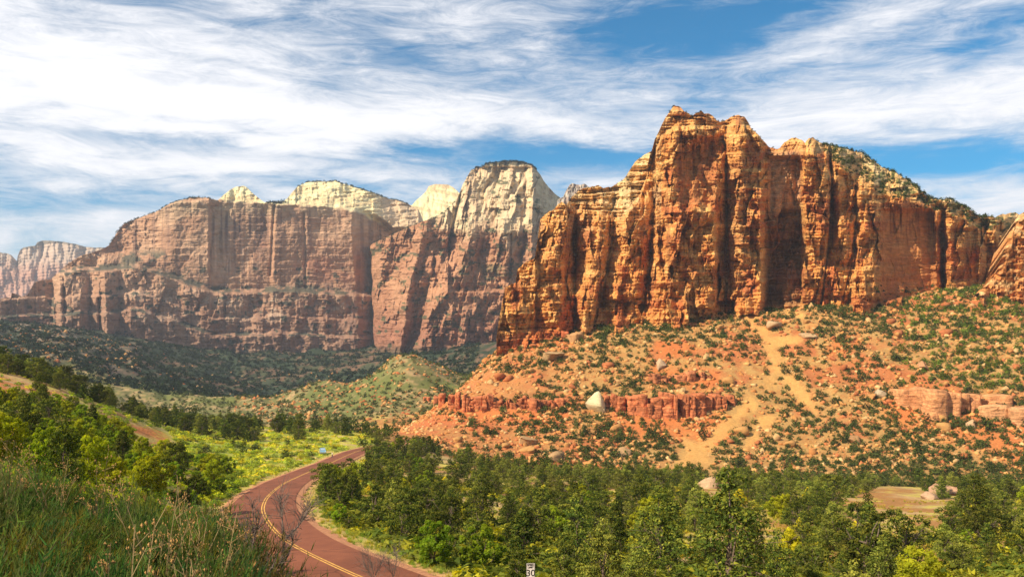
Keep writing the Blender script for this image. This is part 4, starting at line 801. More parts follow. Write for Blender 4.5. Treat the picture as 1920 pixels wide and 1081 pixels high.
for _ in range(5000):      # left hill: dark junipers along the crest
    px = rng.uniform(-60, 480); yc = crest_y(px, 150, 345); y = yc + rng.uniform(-42, 25); x = (px - 960) / FPX * y
    if y < 120: continue
    if try_tree('J' if rng.random() < .8 else 'O', int(rng.integers(0, 2)) if rng.random() < .3 else int(rng.integers(0, 2)), x, y, rng.uniform(.7, 1.25), 4.2, 'crest'): n += 1
    if n > 125: break
n = 0
for _ in range(9000):      # bright broadleaf trees on the slope below
    px = rng.uniform(-40, 440); y = rng.uniform(50, 185); x = (px - 960) / FPX * y; z = float(gbase(x, y)); py = HOR - FPX * z / y
    if py < 738 and px < 130: continue
    if ((px - 285) / 50) ** 2 + ((py - 822) / 20) ** 2 < 1: continue
    if py > 925 + .05 * px or (px > 250 and py < 862) or px > 425: continue
    r_ = rng.random(); kk = 'B' if r_ < (.72 if px > 130 else .5) else 'J'
    s = rng.uniform(.5, .85) if kk == 'B' else rng.uniform(.5, .9)
    if try_tree(kk, int(rng.integers(0, {'J': 7, 'B': 2}[kk])), x, y, s, 4.2, 'hillside'): n += 1
    if n > 85: break
KS = {'J': JUN, 'B': BRT, 'O': OLV}
COLW = {'J': "dark green juniper", 'B': "bright green broadleaf tree", 'O': "olive green pinyon pine"}
def zone_rows():
    out = {}
    for t in trees:
        if t['zone'] == 'thicket': zz = 'front' if t['y'] < 88 else 'second' if t['y'] < 122 else 'third' if t['y'] < 160 else 'back'
        else: zz = t['zone']
        out.setdefault((t['kind'], zz), []).append(t)
    return out
ZT = {'front': "in the thicket's front row", 'second': "in the thicket's second row", 'third': "in the thicket's middle", 'back': "in the thicket's back row", 'fringe': "below the rocky slope",
      'treeline': "behind the meadow", 'meadow': "standing out in the meadow", 'crest': "on the left hill's crest", 'hillside': "on the left hillside"}
GT = {'J': "junipers on the valley floor", 'B': "bright broadleaf trees on the valley floor", 'O': "pinyon pines on the valley floor"}
for (kd, zz), lst in zone_rows().items():
    from_left(lst, lambda t: t['px'], lambda t, w: COLW[t['kind']] + " " + ZT[zz] + ", " + w)
jun_n = sum(t['kind'] == 'J' for t in trees)
rz = np.random.default_rng(5)
order = sorted(trees, key=lambda t: t['y'] / t['s'])
jc = 0; rest = []
for t in order:
    if t['kind'] == 'J':
        jc += 1
        if jc > 298: rest.append(t); continue
    K = KS[t['kind']][t['k']]; s = t['s']
    new_tree(K, (t['x'], t['y'], t['z'] - .05), rz.uniform(0, 6.28), (s * rz.uniform(.88, 1.12), s * rz.uniform(.88, 1.12), s), t['label'], GT[t['kind']])
if rest:          # the farthest junipers, past the count that stays single
    pr = []
    for K in JUN:
        me = K[3]; V = np.empty(len(me.vertices) * 3, np.float32); me.vertices.foreach_get('co', V); V = V.reshape(-1, 3, 3); C = np.empty(len(me.vertices) * 4, np.float32); me.color_attributes['tint'].data.foreach_get('color', C); C = C.reshape(-1, 3, 4)[::5, :, :3]
        V = V[::5]; c_ = V.mean(1, keepdims=True); V = c_ + (V - c_) * 2.1; pr.append((V.reshape(-1, 3).astype(float), np.arange(V.shape[0] * 3).reshape(-1, 3), C.reshape(-1, 3).astype(float)))
    P = np.array([[t['x'], t['y'], t['z'] - .05] for t in rest]); sc = np.array([t['s'] for t in rest])
    ob('junipers', scatter_mesh('junipers', pr, P, sc, rz.uniform(0, 6.28, len(P)), M_LEAF, np.ones((len(P), 3)) * rz.uniform(.7, 1.35, (len(P), 1))), label="smallest far dark junipers behind the meadow and below the slope", cat='trees', kind='stuff')
print('trees', len(trees), 'junipers', jun_n, 'rest', len(rest))

# ------------------------------------------------------------------ slope shrubs and stones
def blob_shrub(rng, n, r=1.0, leaf=.2, tint=(.075, .085, .02), flat=.95):
    th = rng.uniform(0, 6.28, n); d = rng.normal(size=(n, 3)); d /= np.linalg.norm(d, axis=1)[:, None]; d[:, 2] = np.abs(d[:, 2])
    lob = 1 + .25 * np.sin(3 * np.arctan2(d[:, 1], d[:, 0]) + rng.uniform(0, 6))
    q = d * (rng.uniform(.45, 1, n) ** .5 * r * lob)[:, None]; q[:, 2] *= flat * 1.4
    V, F = leaf_tris(q, leaf, rng, .3, 1.2, d)
    c = np.repeat((rng.uniform(.65, 1.35, n))[:, None] * np.array(tint)[None], 3, 0)
    return V, F, c
rs = np.random.default_rng(21)
def rock_mesh(rng, sub=2, flat=.6, boxy=.5):
    import bmesh
    bm = bmesh.new(); bmesh.ops.create_icosphere(bm, subdivisions=sub, radius=1)
    V = np.array([v.co[:] for v in bm.verts]); F = np.array([[v.index for v in f.verts] for f in bm.faces]); bm.free()
    for _ in range(15):          # shave flat facets off the stone
        n = rng.normal(size=3); n /= np.linalg.norm(n); d = rng.uniform(.34, .60); k = V @ n; V = V - np.maximum(k - d, 0)[:, None] * n
    V = V * [rng.uniform(1.3, 2.1), rng.uniform(1.2, 1.7), flat * rng.uniform(1.6, 2.4)]
    V = V + rng.normal(size=V.shape) * .02; return V, F
STN = [np.array(c) for c in ([.56, .28, .09], [.52, .21, .06], [.60, .35, .14], [.47, .15, .05], [.56, .26, .08])]
PR = []
for i in range(8):
    V, F = rock_mesh(rs, 1); PR.append((V, F, np.ones((len(V), 3))))
# candidate spots over the talus
def spots(n, y0, y1, p0, p1, keep):
    Y = rs.uniform(y0, y1, n); PXs = rs.uniform(p0, p1, n); X = (PXs - 960) / FPX * Y; Z = gz(X, Y); px, py = topix(X, Y, Z); m = keep(px, py, X, Y, Z)
    return np.stack([X[m], Y[m], Z[m], px[m], py[m]], 1)
def talus_keep(px, py, X, Y, Z):
    k = (px > np.interp(py, [640, 700, 765, 800, 815, 900], [930, 835, 735, 690, 780, 780]))
    return k
def sdens(px, py, X, Y):
    sn = sandness(px, py) * sstep(-.42, .05, fbm(X / 11, Y / 16, 4, 7) + .1) * .9; n = fbm(X / 16, Y / 26, 4, 2)
    d = .50 + .75 * n; d = d + .25 * sstep(1500, 1620, px) + .25 * (py < 640) ; d = d - .35 * (px < 1000) * (py > 700) - .95 * sn; d = d + .5 * sstep(1780, 1850, px) * (py < 720)
    return d
T = spots(17500, 352, 618, 700, 1985, lambda px, py, X, Y, Z: talus_keep(px, py, X, Y, Z) & (rs.random(len(px)) < sdens(px, py, X, Y)))
print('talus shrubs', len(T))
TS = (.5 + 1.5 * rs.random(len(T)) ** 1.7) * np.where(rs.random(len(T)) < .12, 1.5, 1)
SHP = []
for i in range(6):
    V, F, c = blob_shrub(np.random.default_rng(50 + i), 170, 1.0, .17); SHP.append((V, F, c))
SH_MESH = [mesh_np('shrub', V, F, c * np.array([1, 1, 1]), False, M_LEAF) for V, F, c in SHP]
SH_MESH2 = [mesh_np('shrub', V, F, c * np.array([1.7, 1.9, 1.0]), False, M_LEAF2) for V, F, c in SHP]
big = np.argsort(-(TS / T[:, 1]))
bright = (T[:, 3] > 1690) & (T[:, 4] < 730) & (rs.random(len(T)) < .5)
pick = list(big[:285]); pk = set(int(i) for i in pick)
def band_name(px, py):
    if py > 800: b_ = "low on the talus"
    elif py > 700: b_ = "midway up the talus"
    else: b_ = "high on the talus"
    c_ = "left of the sand" if px < 1380 else "beside the sand" if px < 1540 else "right of the sand"
    return b_ + " " + c_
items = [dict(i=int(i), px=T[i, 3], py=T[i, 4], b=band_name(T[i, 3], T[i, 4]), br=bool(bright[i])) for i in pick]
gr = {}
for it in items: gr.setdefault((it['b'], it['br']), []).append(it)
for (b_, br), lst in gr.items(): from_left(lst, lambda t: t['px'], lambda t, w: ("bright" if br else "dark") + " green shrub " + b_ + ", " + w)
for it in items:
    i = it['i']; o = ob('shrub', (SH_MESH2 if it['br'] else SH_MESH)[i % 6], None, (T[i, 0], T[i, 1], T[i, 2] - .15), it['label'], 'shrub', "shrubs dotted over the talus slope"); s = TS[i]; o.scale = (s, s, s * rs.uniform(.8, 1.25)); o.rotation_euler = (0, 0, rs.uniform(0, 6.28))
restm = np.array([i not in pk for i in range(len(T))]); R_ = T[restm]
SHL = []
for i in range(5):
    V, F, c = blob_shrub(np.random.default_rng(70 + i), 80, 1.0, .25); SHL.append((V, F, c))
ti = np.ones((len(R_), 3)) * rs.uniform(.75, 1.4, (len(R_), 1)); bb = bright[restm]; ti[bb] *= np.array([1.7, 1.9, 1.0])
ob('shrubs', scatter_mesh('shrubs', SHL, R_[:, :3] - [0, 0, .1], TS[restm], rs.uniform(0, 6.28, len(R_)), M_LEAF, ti), label="small dark green shrubs scattered thickly over the whole talus slope", cat="shrubs", kind='stuff')
# knoll and mountain foot
def lower(n, y0, y1, p0, p1, dens, smin, smax, tint, name, label, seed):
    Q = spots(n, y0, y1, p0, p1, lambda px, py, X, Y, Z: ((Y > 620) | (px < 700)) & (rs.random(len(px)) < dens + .8 * fbm(X / 40, Y / 60, 3, seed)))
    pr = []
    for i in range(5):
        V, F, c = blob_shrub(np.random.default_rng(90 + i), 22, 1.0, .42, tint); pr.append((V, F, c))
    tt = np.ones((len(Q), 3)) * rs.uniform(.6, 1.5, (len(Q), 1))
    return ob(name, scatter_mesh(name, pr, Q[:, :3], rs.uniform(smin, smax, len(Q)), rs.uniform(0, 6.28, len(Q)), M_LEAF, tt), label=label, cat="shrubs", kind='stuff')
lower(8500, 450, 960, -60, 930, .5, 1.0, 2.1, (.075, .09, .025), 'shrubs', "low green scrub covering the rounded knoll in mid valley", 3)
lower(12000, 900, 2000, -60, 900, .85, 1.7, 3.8, (.038, .054, .022), 'shrubs', "scrub coloured dark like valley shade, on slopes below the far cliffs", 5)  # scrub tint lowered to carry the valley shade
# stones
def stones(n, y0, y1, p0, p1, keep, smin, smax, label, tint=1.0):
    Q = spots(n, y0, y1, p0, p1, keep); s = smin + (smax - smin) * rs.random(len(Q)) ** 2.6
    tt = np.array([STN[j] for j in rs.integers(0, 5, len(Q))]) * rs.uniform(.8, 1.25, (len(Q), 1)) * tint
    return ob('stones', scatter_mesh('stones', PR, Q[:, :3], s, rs.uniform(0, 6.28, len(Q)), M_STONE, tt), label=label, cat="stones", kind='stuff')
stones(16000, 385, 622, 690, 1985, lambda px, py, X, Y, Z: talus_keep(px, py, X, Y, Z) & (rs.random(len(px)) < (.75 + .6 * fbm(X / 12, Y / 16, 3, 6)) * (1 - .9 * sandness(px, py))), .35, 2.0, "tan and orange stones littering the talus slope")
stones(3000, 650, 950, 440, 900, lambda px, py, X, Y, Z: rs.random(len(px)) < .5, .6, 2.6, "pale stones scattered over the green knoll", .85)
stones(1600, 960, 1500, -60, 700, lambda px, py, X, Y, Z: rs.random(len(px)) < .18 + .9 * (px < 260) * (py < 700), 1.2, 3.8, "pale stones on the far wooded slopes", .8)
# named boulders: (px, py, width px, height ratio, tint, label)
BLD = [(1117, 768, 38, .85, (1.0, .76, .42), "pale cream pyramid shaped boulder beside the red ledge"), (1238, 688, 26, .8, (.70, .46, .26), "tan boulder standing alone above the red ledge"), (985, 832, 34, .6, (.62, .36, .16), "rounded tan boulder low on the left part of the talus"),
       (1335, 915, 46, .55, (.66, .42, .24), "broad flat topped boulder at the thicket's back edge"), (1775, 926, 44, .6, (.60, .34, .2), "brown boulder on the clearing behind the right thicket"), (1745, 935, 36, .5, (.62, .38, .22), "tan slab boulder left of the brown clearing boulder"), (1035, 672, 32, .6, (.66, .4, .18), "tan boulder under the left cliff foot"),
       (1075, 640, 30, .7, (.62, .32, .13), "dark sided block just under the orange cliff"), (1045, 862, 34, .6, (.62, .36, .16), "tan boulder at the talus foot right of the rounded one"), (1455, 612, 26, .5, (.64, .40, .2), "tan slab at the top of the sandy chute"), (1510, 632, 22, .5, (.64, .4, .2), "small tan block right of the chute's top"),
       (1820, 800, 24, .5, (.70, .42, .22), "leaning tan slab below the right ledge"), (1605, 830, 22, .7, (.58, .3, .12), "orange block in the shrubs right of the sandy chute"), (1165, 850, 24, .6, (.62, .36, .16), "tan block at the talus foot below the middle ledge"), (1728, 690, 22, .9, (.62, .3, .14), "upright orange block in the green gully"), (1650, 742, 30, .5, (.68, .5, .3), "pale block at the left end of the right ledge")]
for (px, py, w, hr, tn, lab) in BLD:
    h = hit(px, py, 100)
    if not h: continue
    V, F = rock_mesh(rs, 3, hr * 1.1); r = w / FPX * h[1] * .5
    V = V * r
    o = ob('boulder', mesh_np('boulder', V, F, np.ones((len(V), 3)) * np.array(tn) * .72, False, M_STONE), None, (h[0], h[1], h[2] + r * hr * .35), lab, 'boulder', "boulders on the slopes"); o.rotation_euler = (0, 0, rs.uniform(0, 6))
BM = []
for i in range(6):
    V, F = rock_mesh(rs, 2, .62); BM.append(mesh_np('boulder', V, F, np.ones((len(V), 3)) * STN[i % 5] * .85, False, M_STONE))
Q = spots(420, 402, 610, 720, 1980, lambda px, py, X, Y, Z: talus_keep(px, py, X, Y, Z) & (sandness(px, py) < .3) & (rs.random(len(px)) < .6 + fbm(X / 20, Y / 30, 3, 1)))[:170]
its = [dict(i=i, px=Q[i, 3], b=band_name(Q[i, 3], Q[i, 4])) for i in range(len(Q))]; gr = {}
for it in its: gr.setdefault(it['b'], []).append(it)
for b_, lst in gr.items(): from_left(lst, lambda t: t['px'], lambda t, w: "tan boulder " + b_ + ", " + w)
for it in its:
    i = it['i']; s = 1.3 + 1.9 * rs.random() ** 1.6; o = ob('boulder', BM[i % 6], None, (Q[i, 0], Q[i, 1], Q[i, 2] + .2 * s), it['label'], 'boulder', "boulders on the slopes"); o.scale = (s, s, s * rs.uniform(.8, 1.2)); o.rotation_euler = (rs.uniform(-.3, .3), rs.uniform(-.3, .3), rs.uniform(0, 6))

M_LEDGE = rock_material('ledge_stone', 0.35, 1.0, 0.4, 0.3)
# ------------------------------------------------------------------ rock ledges crossing the talus
def ledge(label, line, seed, tint, wmin=9, wmax=18, twocourse=True):
    """line: (px, top row, bottom row)"""
    rg = np.random.default_rng(seed); A = np.array(line, float); px = A[0, 0]; blocks = []
    while px < A[-1, 0]:
        w = wmin * .7 + (wmax * 1.25 - wmin * .7) * rg.random() ** 1.5; c = px + w / 2; tp = np.interp(c, A[:, 0], A[:, 1]); bt = np.interp(c, A[:, 0], A[:, 2])
        h = hit(c, bt, 380)
        if h:
            Y = h[1]; z0 = h[2] - 2.5; z1 = (HOR - tp) / FPX * Y; wm = w / FPX * Y
            z1 -= max(0, (z1 - z0 - 2.5)) * .45 * max(0, float(vnoise(c / 26, seed * 3.1, 2)) * 2.4); blocks.append((h[0], Y + rg.uniform(-1.4, 2.2) + 2.5 * float(vnoise(c / 20, seed, 3)), z0, z1, wm))
        px += w + (rg.uniform(2, 9) if rg.random() < .22 else 0)
    tz = 0.0; root = ob('rock_ledge', None, None, (blocks[0][0], blocks[0][1], blocks[0][2]), label, 'rock ledge', "rock ledges crossing the talus"); o0 = np.array(blocks[0][:3])
    for (x, y, z0, z1, wm) in blocks:
        tz = rg.uniform(-1.2, 1.2); y += rg.uniform(-.8, 1.2)
        for (za, zb, off) in (((z0, z0 + (z1 - z0) * .52, -1.0), (z0 + (z1 - z0) * .5, z1 + rg.uniform(-1.1, .9), .2)) if twocourse and rg.random() < .75 else ((z0, z1 + rg.uniform(-1.1, .9), 0),)):
            dep = 13.0; nx, nz = 6, 6; V = []; tl = rg.uniform(-.9, .9); stp = rg.uniform(.2, 1.4)
            for yy in (off + rg.uniform(-.5, .5), dep):
                for b2 in np.linspace(0, 1, nz):
                    for a in np.linspace(-.5, .5, nx):
                        ex = wm * 1.04 * a; fr = (rg.normal() * .5 + tl * a * wm * .5 + (.7 if abs(b2 - stp) < .13 else 0)) if yy < dep else 0
                        rnd = .5 * (abs(2 * a) > .99) if yy < dep else 0
                        V.append((x + ex, y + yy + fr + rnd, za + (zb - za) * b2 + rg.normal() * .12 + tz * a * b2))
            F = []
            for r in range(nz - 1):
                for c_ in range(nx - 1): k = r * nx + c_; F.append((k, k + 1, k + nx + 1, k + nx))
            m0 = nx * nz
            for r in range(nz - 1): F.append((r * nx, (r + 1) * nx, m0 + (r + 1) * nx, m0 + r * nx)); F.append((r * nx + nx - 1, m0 + r * nx + nx - 1, m0 + (r + 1) * nx + nx - 1, (r + 1) * nx + nx - 1))
            for c_ in range(nx - 1): k = (nz - 1) * nx + c_; F.append((k, k + 1, m0 + k + 1, m0 + k))
            V = np.array(V) - o0; tn = np.array(tint) * rg.uniform(.85, 1.15)
            ob('rock_block', mesh_np('rock_block', V, np.array(F), np.ones((len(V), 3)) * tn, False, M_LEDGE), root)
RED = (.54, .17, .065)
ledge("long red sandstone ledge on the left part of the talus", [(792, 742, 752), (830, 738, 762), (880, 742, 772), (960, 742, 766), (1052, 750, 768)], 1, RED)
ledge("tallest red ledge of upright blocks, right of the cream boulder", [(1136, 744, 766), (1180, 740, 776), (1230, 738, 787), (1300, 738, 782), (1372, 740, 762)], 2, RED)
ledge("short red ledge just above the tallest red ledge", [(1218, 700, 716), (1270, 700, 720), (1332, 700, 712)], 3, (.56, .2, .08))
ledge("broad salmon coloured ledge at the right, below the green gully", [(1690, 730, 742), (1712, 730, 770), (1760, 732, 788), (1820, 740, 778), (1862, 742, 765)], 4, (.62, .27, .11), 18, 34, False)
ledge("big square block ledge at the right edge", [(1858, 766, 795), (1930, 760, 795), (1990, 756, 795)], 5, (.62, .3, .13), 26, 40, False)
ledge("thin red ledge at the foot of the orange cliffs", [(938, 632, 640), (1000, 628, 638), (1062, 622, 634)], 6, (.5, .13, .05))

# ------------------------------------------------------------------ shrubs along the cliff tops
def rim_plants(rim, p0, p1, n, dback, size, tint, label, seed, inner=0):
    rg = np.random.default_rng(seed); px, tp, Dr = rim; q = rg.uniform(p0, p1, n); py = np.interp(q, px, tp); D = np.interp(q, px, Dr) + rg.uniform(0, dback, n)
    P = np.stack([(q - 960) / FPX * D, D, (HOR - py) / FPX * D - size * .35], 1)
    pr = []
    for i in range(4): pr.append(blob_shrub(np.random.default_rng(190 + i), 46, 1.0, .3, tint))
    return ob('shrubs', scatter_mesh('shrubs', pr, P, rg.uniform(.5, 1.3, n) * size, rg.uniform(0, 6, n), M_LEAF, np.ones((n, 3)) * rg.uniform(.6, 1.3, (n, 1))), label=label, cat="shrubs", kind='stuff')
rim_plants(WALL_RIM, 205, 400, 120, 6, 2.6, (.05, .06, .03), "dark shrubs fringing the far wall's left rim", 1)
rim_plants(WALL_RIM, 500, 532, 30, 6, 4.5, (.05, .06, .03), "dark trees in the notch between the cream peaks", 2)
rim_plants(WALL_RIM, 556, 770, 150, 6, 3.0, (.05, .06, .03), "dark shrubs fringing the larger cream peak", 3)
rim_plants(DOME_RIM, 884, 1006, 160, 10, 3.0, (.045, .05, .03), "dark scrub capping the flat topped dome", 4)
rim_plants(DOME_RIM, 700, 860, 60, 6, 2.4, (.05, .06, .03), "small shrubs along the dome's left shoulder", 5)
rim_plants(BUTTE_RIM, 1530, 1850, 130, 3, 1.5, (.07, .085, .025), "green shrubs along the butte's sloping right rim", 6)
rim_plants(BUTTE_RIM, 1255, 1450, 26, 2, .8, (.07, .08, .025), "small shrubs on the butte's summit", 7)
# shrubs on the butte's upper right slope and on its ledges
def on_cliff(obj, n, test, size, tint, label, seed):
    rg = np.random.default_rng(seed); me = obj.data; co = np.empty(len(me.vertices) * 3, np.float32); me.vertices.foreach_get('co', co); co = co.reshape(-1, 3)
    px, py = topix(co[:, 0], co[:, 1], co[:, 2]); m = np.nonzero(test(px, py, co))[0]; k = rg.choice(m, min(n, len(m)), replace=False); P = co[k] - [0, .3, 0]
    pr = [blob_shrub(np.random.default_rng(290 + i), 50, 1.0, .3, tint) for i in range(4)]
    return ob('shrubs', scatter_mesh('shrubs', pr, P, rg.uniform(.5, 1.35, len(P)) * size, rg.uniform(0, 6, len(P)), M_LEAF, np.ones((len(P), 3)) * rg.uniform(.6, 1.35, (len(P), 1))), label=label, cat="shrubs", kind='stuff')
_br = np.array(BRIM).T
on_cliff(butte, 420, lambda px, py, c: (px > 1540) & (px < 1860) & (py < np.interp(px, *_br) + 2) & (fbm(px / 12, py / 10, 3, 2) > -.1), 1.15, (.07, .09, .025), "green shrubs spread over the butte's upper right slope", 8)
on_cliff(butte, 90, lambda px, py, c: (px > 1080) & (px < 1430) & (py < np.interp(px, *_br) - 6) & (py > 250), .55, (.08, .09, .03), "tiny shrubs on the butte's upper ledges", 9)
on_cliff(butte, 130, lambda px, py, c: (px > 1640) & (px < 1860) & (py > 535), 1.3, (.06, .075, .025), "dark shrubs against the shaded foot of the butte", 10)

# ------------------------------------------------------------------ meadow cover, verge grass, undergrowth
rm = np.random.default_rng(33)
def mound(rng, n, leaf, tint): V, F, c = blob_shrub(rng, n, 1.0, leaf, tint, .45); return V, F, c
MP = [mound(np.random.default_rng(400 + i), 60, .22, (.46, .46, .07)) for i in range(4)] 
def cover(n, y0, y1, p0, p1, keep, smin, smax, label, protos, tints, mat, name='sagebrush', cat='sagebrush', power=1.5):
    Y = np.exp(rm.uniform(math.log(y0), math.log(y1), n)); PXs = rm.uniform(p0, p1, n); X = (PXs - 960) / FPX * Y; Z = gz(X, Y); px, py = topix(X, Y, Z)
    d = np.full(n, 99.0); mm = Y < 460; d[mm] = road_near(X[mm], Y[mm])[0]
    m = keep(px, py, X, Y, d) ; P = np.stack([X, Y, Z], 1)[m]; k = len(P)
    ti = np.array(tints)[rm.integers(0, len(tints), k)] * rm.uniform(.75, 1.25, (k, 1))
    return ob(name, scatter_mesh(name, protos, P, smin + (smax - smin) * rm.random(k) ** power, rm.uniform(0, 6.28, k), mat, ti), label=label, cat=cat, kind='stuff')
TT = [(1, 1, 1), (1.25, 1.1, .7), (.8, .95, 1.3), (.7, .85, .6), (1.1, 1.15, .8), (.45, .55, .5)]
cover(6500, 150, 400, 200, 740, lambda px, py, X, Y, d: (d > 7) & (rm.random(len(px)) < .62 + .9 * fbm(X / 14, Y / 10, 3, 2)) & (px > np.interp(py, [780, 830, 880, 950], [290, 330, 380, 420])) & ((px < 700)), .5, 1.5, "low yellow green sagebrush mounds covering the sunny meadow", MP, TT, M_LEAF2)
cover(8000, 60, 300, 560, 1980, lambda px, py, X, Y, d: (d > 6.6) & (rm.random(len(px)) < .6 + .8 * fbm(X / 9, Y / 9, 3, 4)) & ~np.array([clear_at(a, b_) for a, b_ in zip(px, py)]), .5, 1.6, "low olive undergrowth between the thicket trees", MP, [(.38, .42, .4), (.6, .58, .5), (.28, .36, .4), (.9, .8, .5)], M_LEAF2, 'undergrowth', 'undergrowth')
cover(6500, 40, 300, -60, 480, lambda px, py, X, Y, d: (d > 5.8) & (rm.random(len(px)) < .62 + .8 * fbm(X / 9, Y / 9, 3, 5)) & ((py > 742) | (px > 150) | (rm.random(len(px)) < .4)) & (((px - 285) / 45) ** 2 + ((py - 818) / 18) ** 2 > 1), .35, 1.15, "yellow green undergrowth covering the left hillside", MP, [(.8, .95, .6), (1.2, 1.15, .5), (.6, .75, .6), (.4, .5, .5)], M_LEAF2, 'undergrowth', 'undergrowth')
def grass_tuft(rng, n=26, h=1.0, tint=(.30, .32, .06), w=.035):
    V = []; C = []
    for i in range(n):
        a = rng.uniform(0, 6.28); r = rng.uniform(0, .35); x, y = r * math.cos(a), r * math.sin(a); l = rng.uniform(.1, .5); hh = h * rng.uniform(.5, 1); t = rng.uniform(0, 6.28); dx, dy = math.cos(t) * w, math.sin(t) * w
        V += [(x - dx, y - dy, 0), (x + dx, y + dy, 0), (x + math.cos(a) * l, y + math.sin(a) * l, hh)]; k = rng.uniform(.7, 1.3); C += [np.array(tint) * k * .8] * 2 + [np.array(tint) * k * 1.2]
    V = np.array(V); return V, np.arange(len(V)).reshape(-1, 3), np.array(C)
GP = [grass_tuft(np.random.default_rng(500 + i)) for i in range(4)]
cover(16000, 48, 300, 380, 1100, lambda px, py, X, Y, d: (d > 4.4) & (d < 13) & (rm.random(len(px)) < .35 + .5 * sstep(4.6, 6.5, d)), .18, .55, "short yellow green grass along the road verges", GP, [(1, 1, 1), (1.5, 1.2, .8), (.8, 1.1, .8)], M_LEAF2, 'grass', 'grass', 1.0)
cover(9000, 60, 230, 700, 1980, lambda px, py, X, Y, d: (d > 9) & (fbm(X / 10, Y / 10, 3, 6) > -.05), .3, .7, "yellowing grass on the thicket clearings", GP, [(1.4, 1.1, .6), (1.6, 1.15, .7), (.9, 1, .7)], M_LEAF2, 'grass', 'grass', 1.0)

# dark bushes standing out in the meadow
bl = []
for _ in range(400):
    px = rm.uniform(300, 660); y = rm.uniform(170, 350); x = (px - 960) / FPX * y; z = float(gz(np.array([x]), np.array([y]))[0]); ppx, py = topix(x, y, z)
    if road_near(x, y)[0][0] < 9 or py < 795 or px < np.interp(py, [780, 830, 880, 950], [290, 330, 380, 420]): continue
    bl.append(dict(x=x, y=y, z=z, px=px, py=py, b="back half" if py < 835 else "front half"))
    if len(bl) >= 44: break
for hb in ("back half", "front half"): from_left([t for t in bl if t['b'] == hb], lambda t: t['px'], lambda t, w: "dark low bush in the meadow's " + t['b'] + ", " + w)
for i, t in enumerate(bl):
    o = ob('meadow_bush', SH_MESH[i % 6], None, (t['x'], t['y'], t['z'] - .1), t['label'], 'bush', "dark bushes in the meadow"); s = rm.uniform(.6, 1.5); o.scale = (s, s, s * .9); o.rotation_euler = (0, 0, rm.uniform(0, 6))
# ------------------------------------------------------------------ foreground brush
def needle(V, F, C, p, d, L_, w, c, rng):
    d = d / np.linalg.norm(d); a = np.cross(d, rng.normal(size=3)); a /= np.linalg.norm(a) + 1e-9
    b = len(V); V += [p - a * w, p + a * w, p + d * L_]; F.append((b, b + 1, b + 2)); C += [c, c, c * 1.15]
def brush_mesh(name, seed, H=1.15, R=.65, nst=150, nn=26, tint=(.075, .125, .030)):
    rng = np.random.default_rng(seed); V = []; F = []; C = []; tips = []; tint = np.array(tint)
    tufts = [(rng.uniform(0, 6.28), R * math.sqrt(rng.uniform(.02, 1.1)), H * rng.uniform(.55, 1.0), rng.uniform(.55, 1.4), rng.uniform(0, 1)) for _ in range(11)]
    for i in range(nst):
        ta, tr_, th_, tb_, ty_ = tufts[i % 11]; cx, cy = tr_ * math.cos(ta) + rng.normal() * .095, tr_ * math.sin(ta) + rng.normal() * .095; a = math.atan2(cy, cx); r = math.hypot(cx, cy); hh = th_ * rng.uniform(.7, 1.05) * (1 - .2 * min(1, r / R) ** 2)
        b0 = np.array([r * .35 * math.cos(a), r * .35 * math.sin(a), 0]); e = np.array([r * math.cos(a) * 1.25, r * math.sin(a) * 1.25, hh]) + rng.normal(size=3) * .05; mid = b0 * .5 + e * .5 + np.array([0, 0, .12 * hh])
        cst = tint * tb_ * rng.uniform(.75, 1.3) * np.array([.8 + .9 * ty_ ** 2, 1, 1])
        prev = b0
        for t in np.linspace(.2, 1, 5):
            p = b0 * (1 - t) ** 2 + 2 * mid * t * (1 - t) + e * t * t; needle(V, F, C, prev, p - prev, np.linalg.norm(p - prev) * 1.15, .0035, np.array([.20, .18, .08]), rng); prev = p
        for k in range(nn):
            t = rng.uniform(.25, 1.02); p = b0 * (1 - t) ** 2 + 2 * mid * t * (1 - t) + e * t * t; dr = (e - b0) / np.linalg.norm(e - b0) + rng.normal(size=3) * .55 + np.array([0, 0, .35])
            needle(V, F, C, p, dr, rng.uniform(.05, .10), .0048, cst * (.55 + .75 * t) + (np.array([.10, .055, .008]) if rng.random() < .05 * ty_ else 0), rng)
        tips.append(e)
    return mesh_np(name, np.array(V), np.array(F), np.array(C), False, M_BRUSH), tips
def heads_mesh(tips, seed, frac, mat):
    rng = np.random.default_rng(seed); b = MB()
    for t in tips:
        if rng.random() > frac: continue
        for j in range(7):
            p = t + rng.normal(size=3) * [.022, .022, .012]; r = rng.uniform(.004, .008)
            b.add([p + np.array(q) * r for q in ((1, 0, 0), (-.5, .87, 0), (-.5, -.87, 0), (0, 0, 1), (0, 0, -1))], [(0, 1, 3), (1, 2, 3), (2, 0, 3), (1, 0, 4), (2, 1, 4), (0, 2, 4)])
            b.tube([tuple(t - np.array([0, 0, .06])), tuple(p)], [.002, .002], 3)
    return b.mesh('seed_heads', mat)
M_HEAD = plain('seed_heads', (.33, .18, .06), .9, 0, 60.0, .4, .1)
BR_ = []
for i in range(4):
    bm_, tips = brush_mesh('foliage', 600 + i, 1.15 + .12 * (i % 2), .62, 230, 34, [(.062, .118, .026), (.085, .125, .022), (.050, .100, .028), (.11, .115, .026)][i])
    BR_.append((bm_, heads_mesh(tips, 700 + i, .05 if i != 3 else .16, M_HEAD)))
fg = []
rf = np.random.default_rng(77)
def brush_top(px): return np.interp(px, [-150, 0, 60, 130, 210, 300, 380, 440, 480], [845, 850, 880, 905, 905, 915, 925, 930, 945])
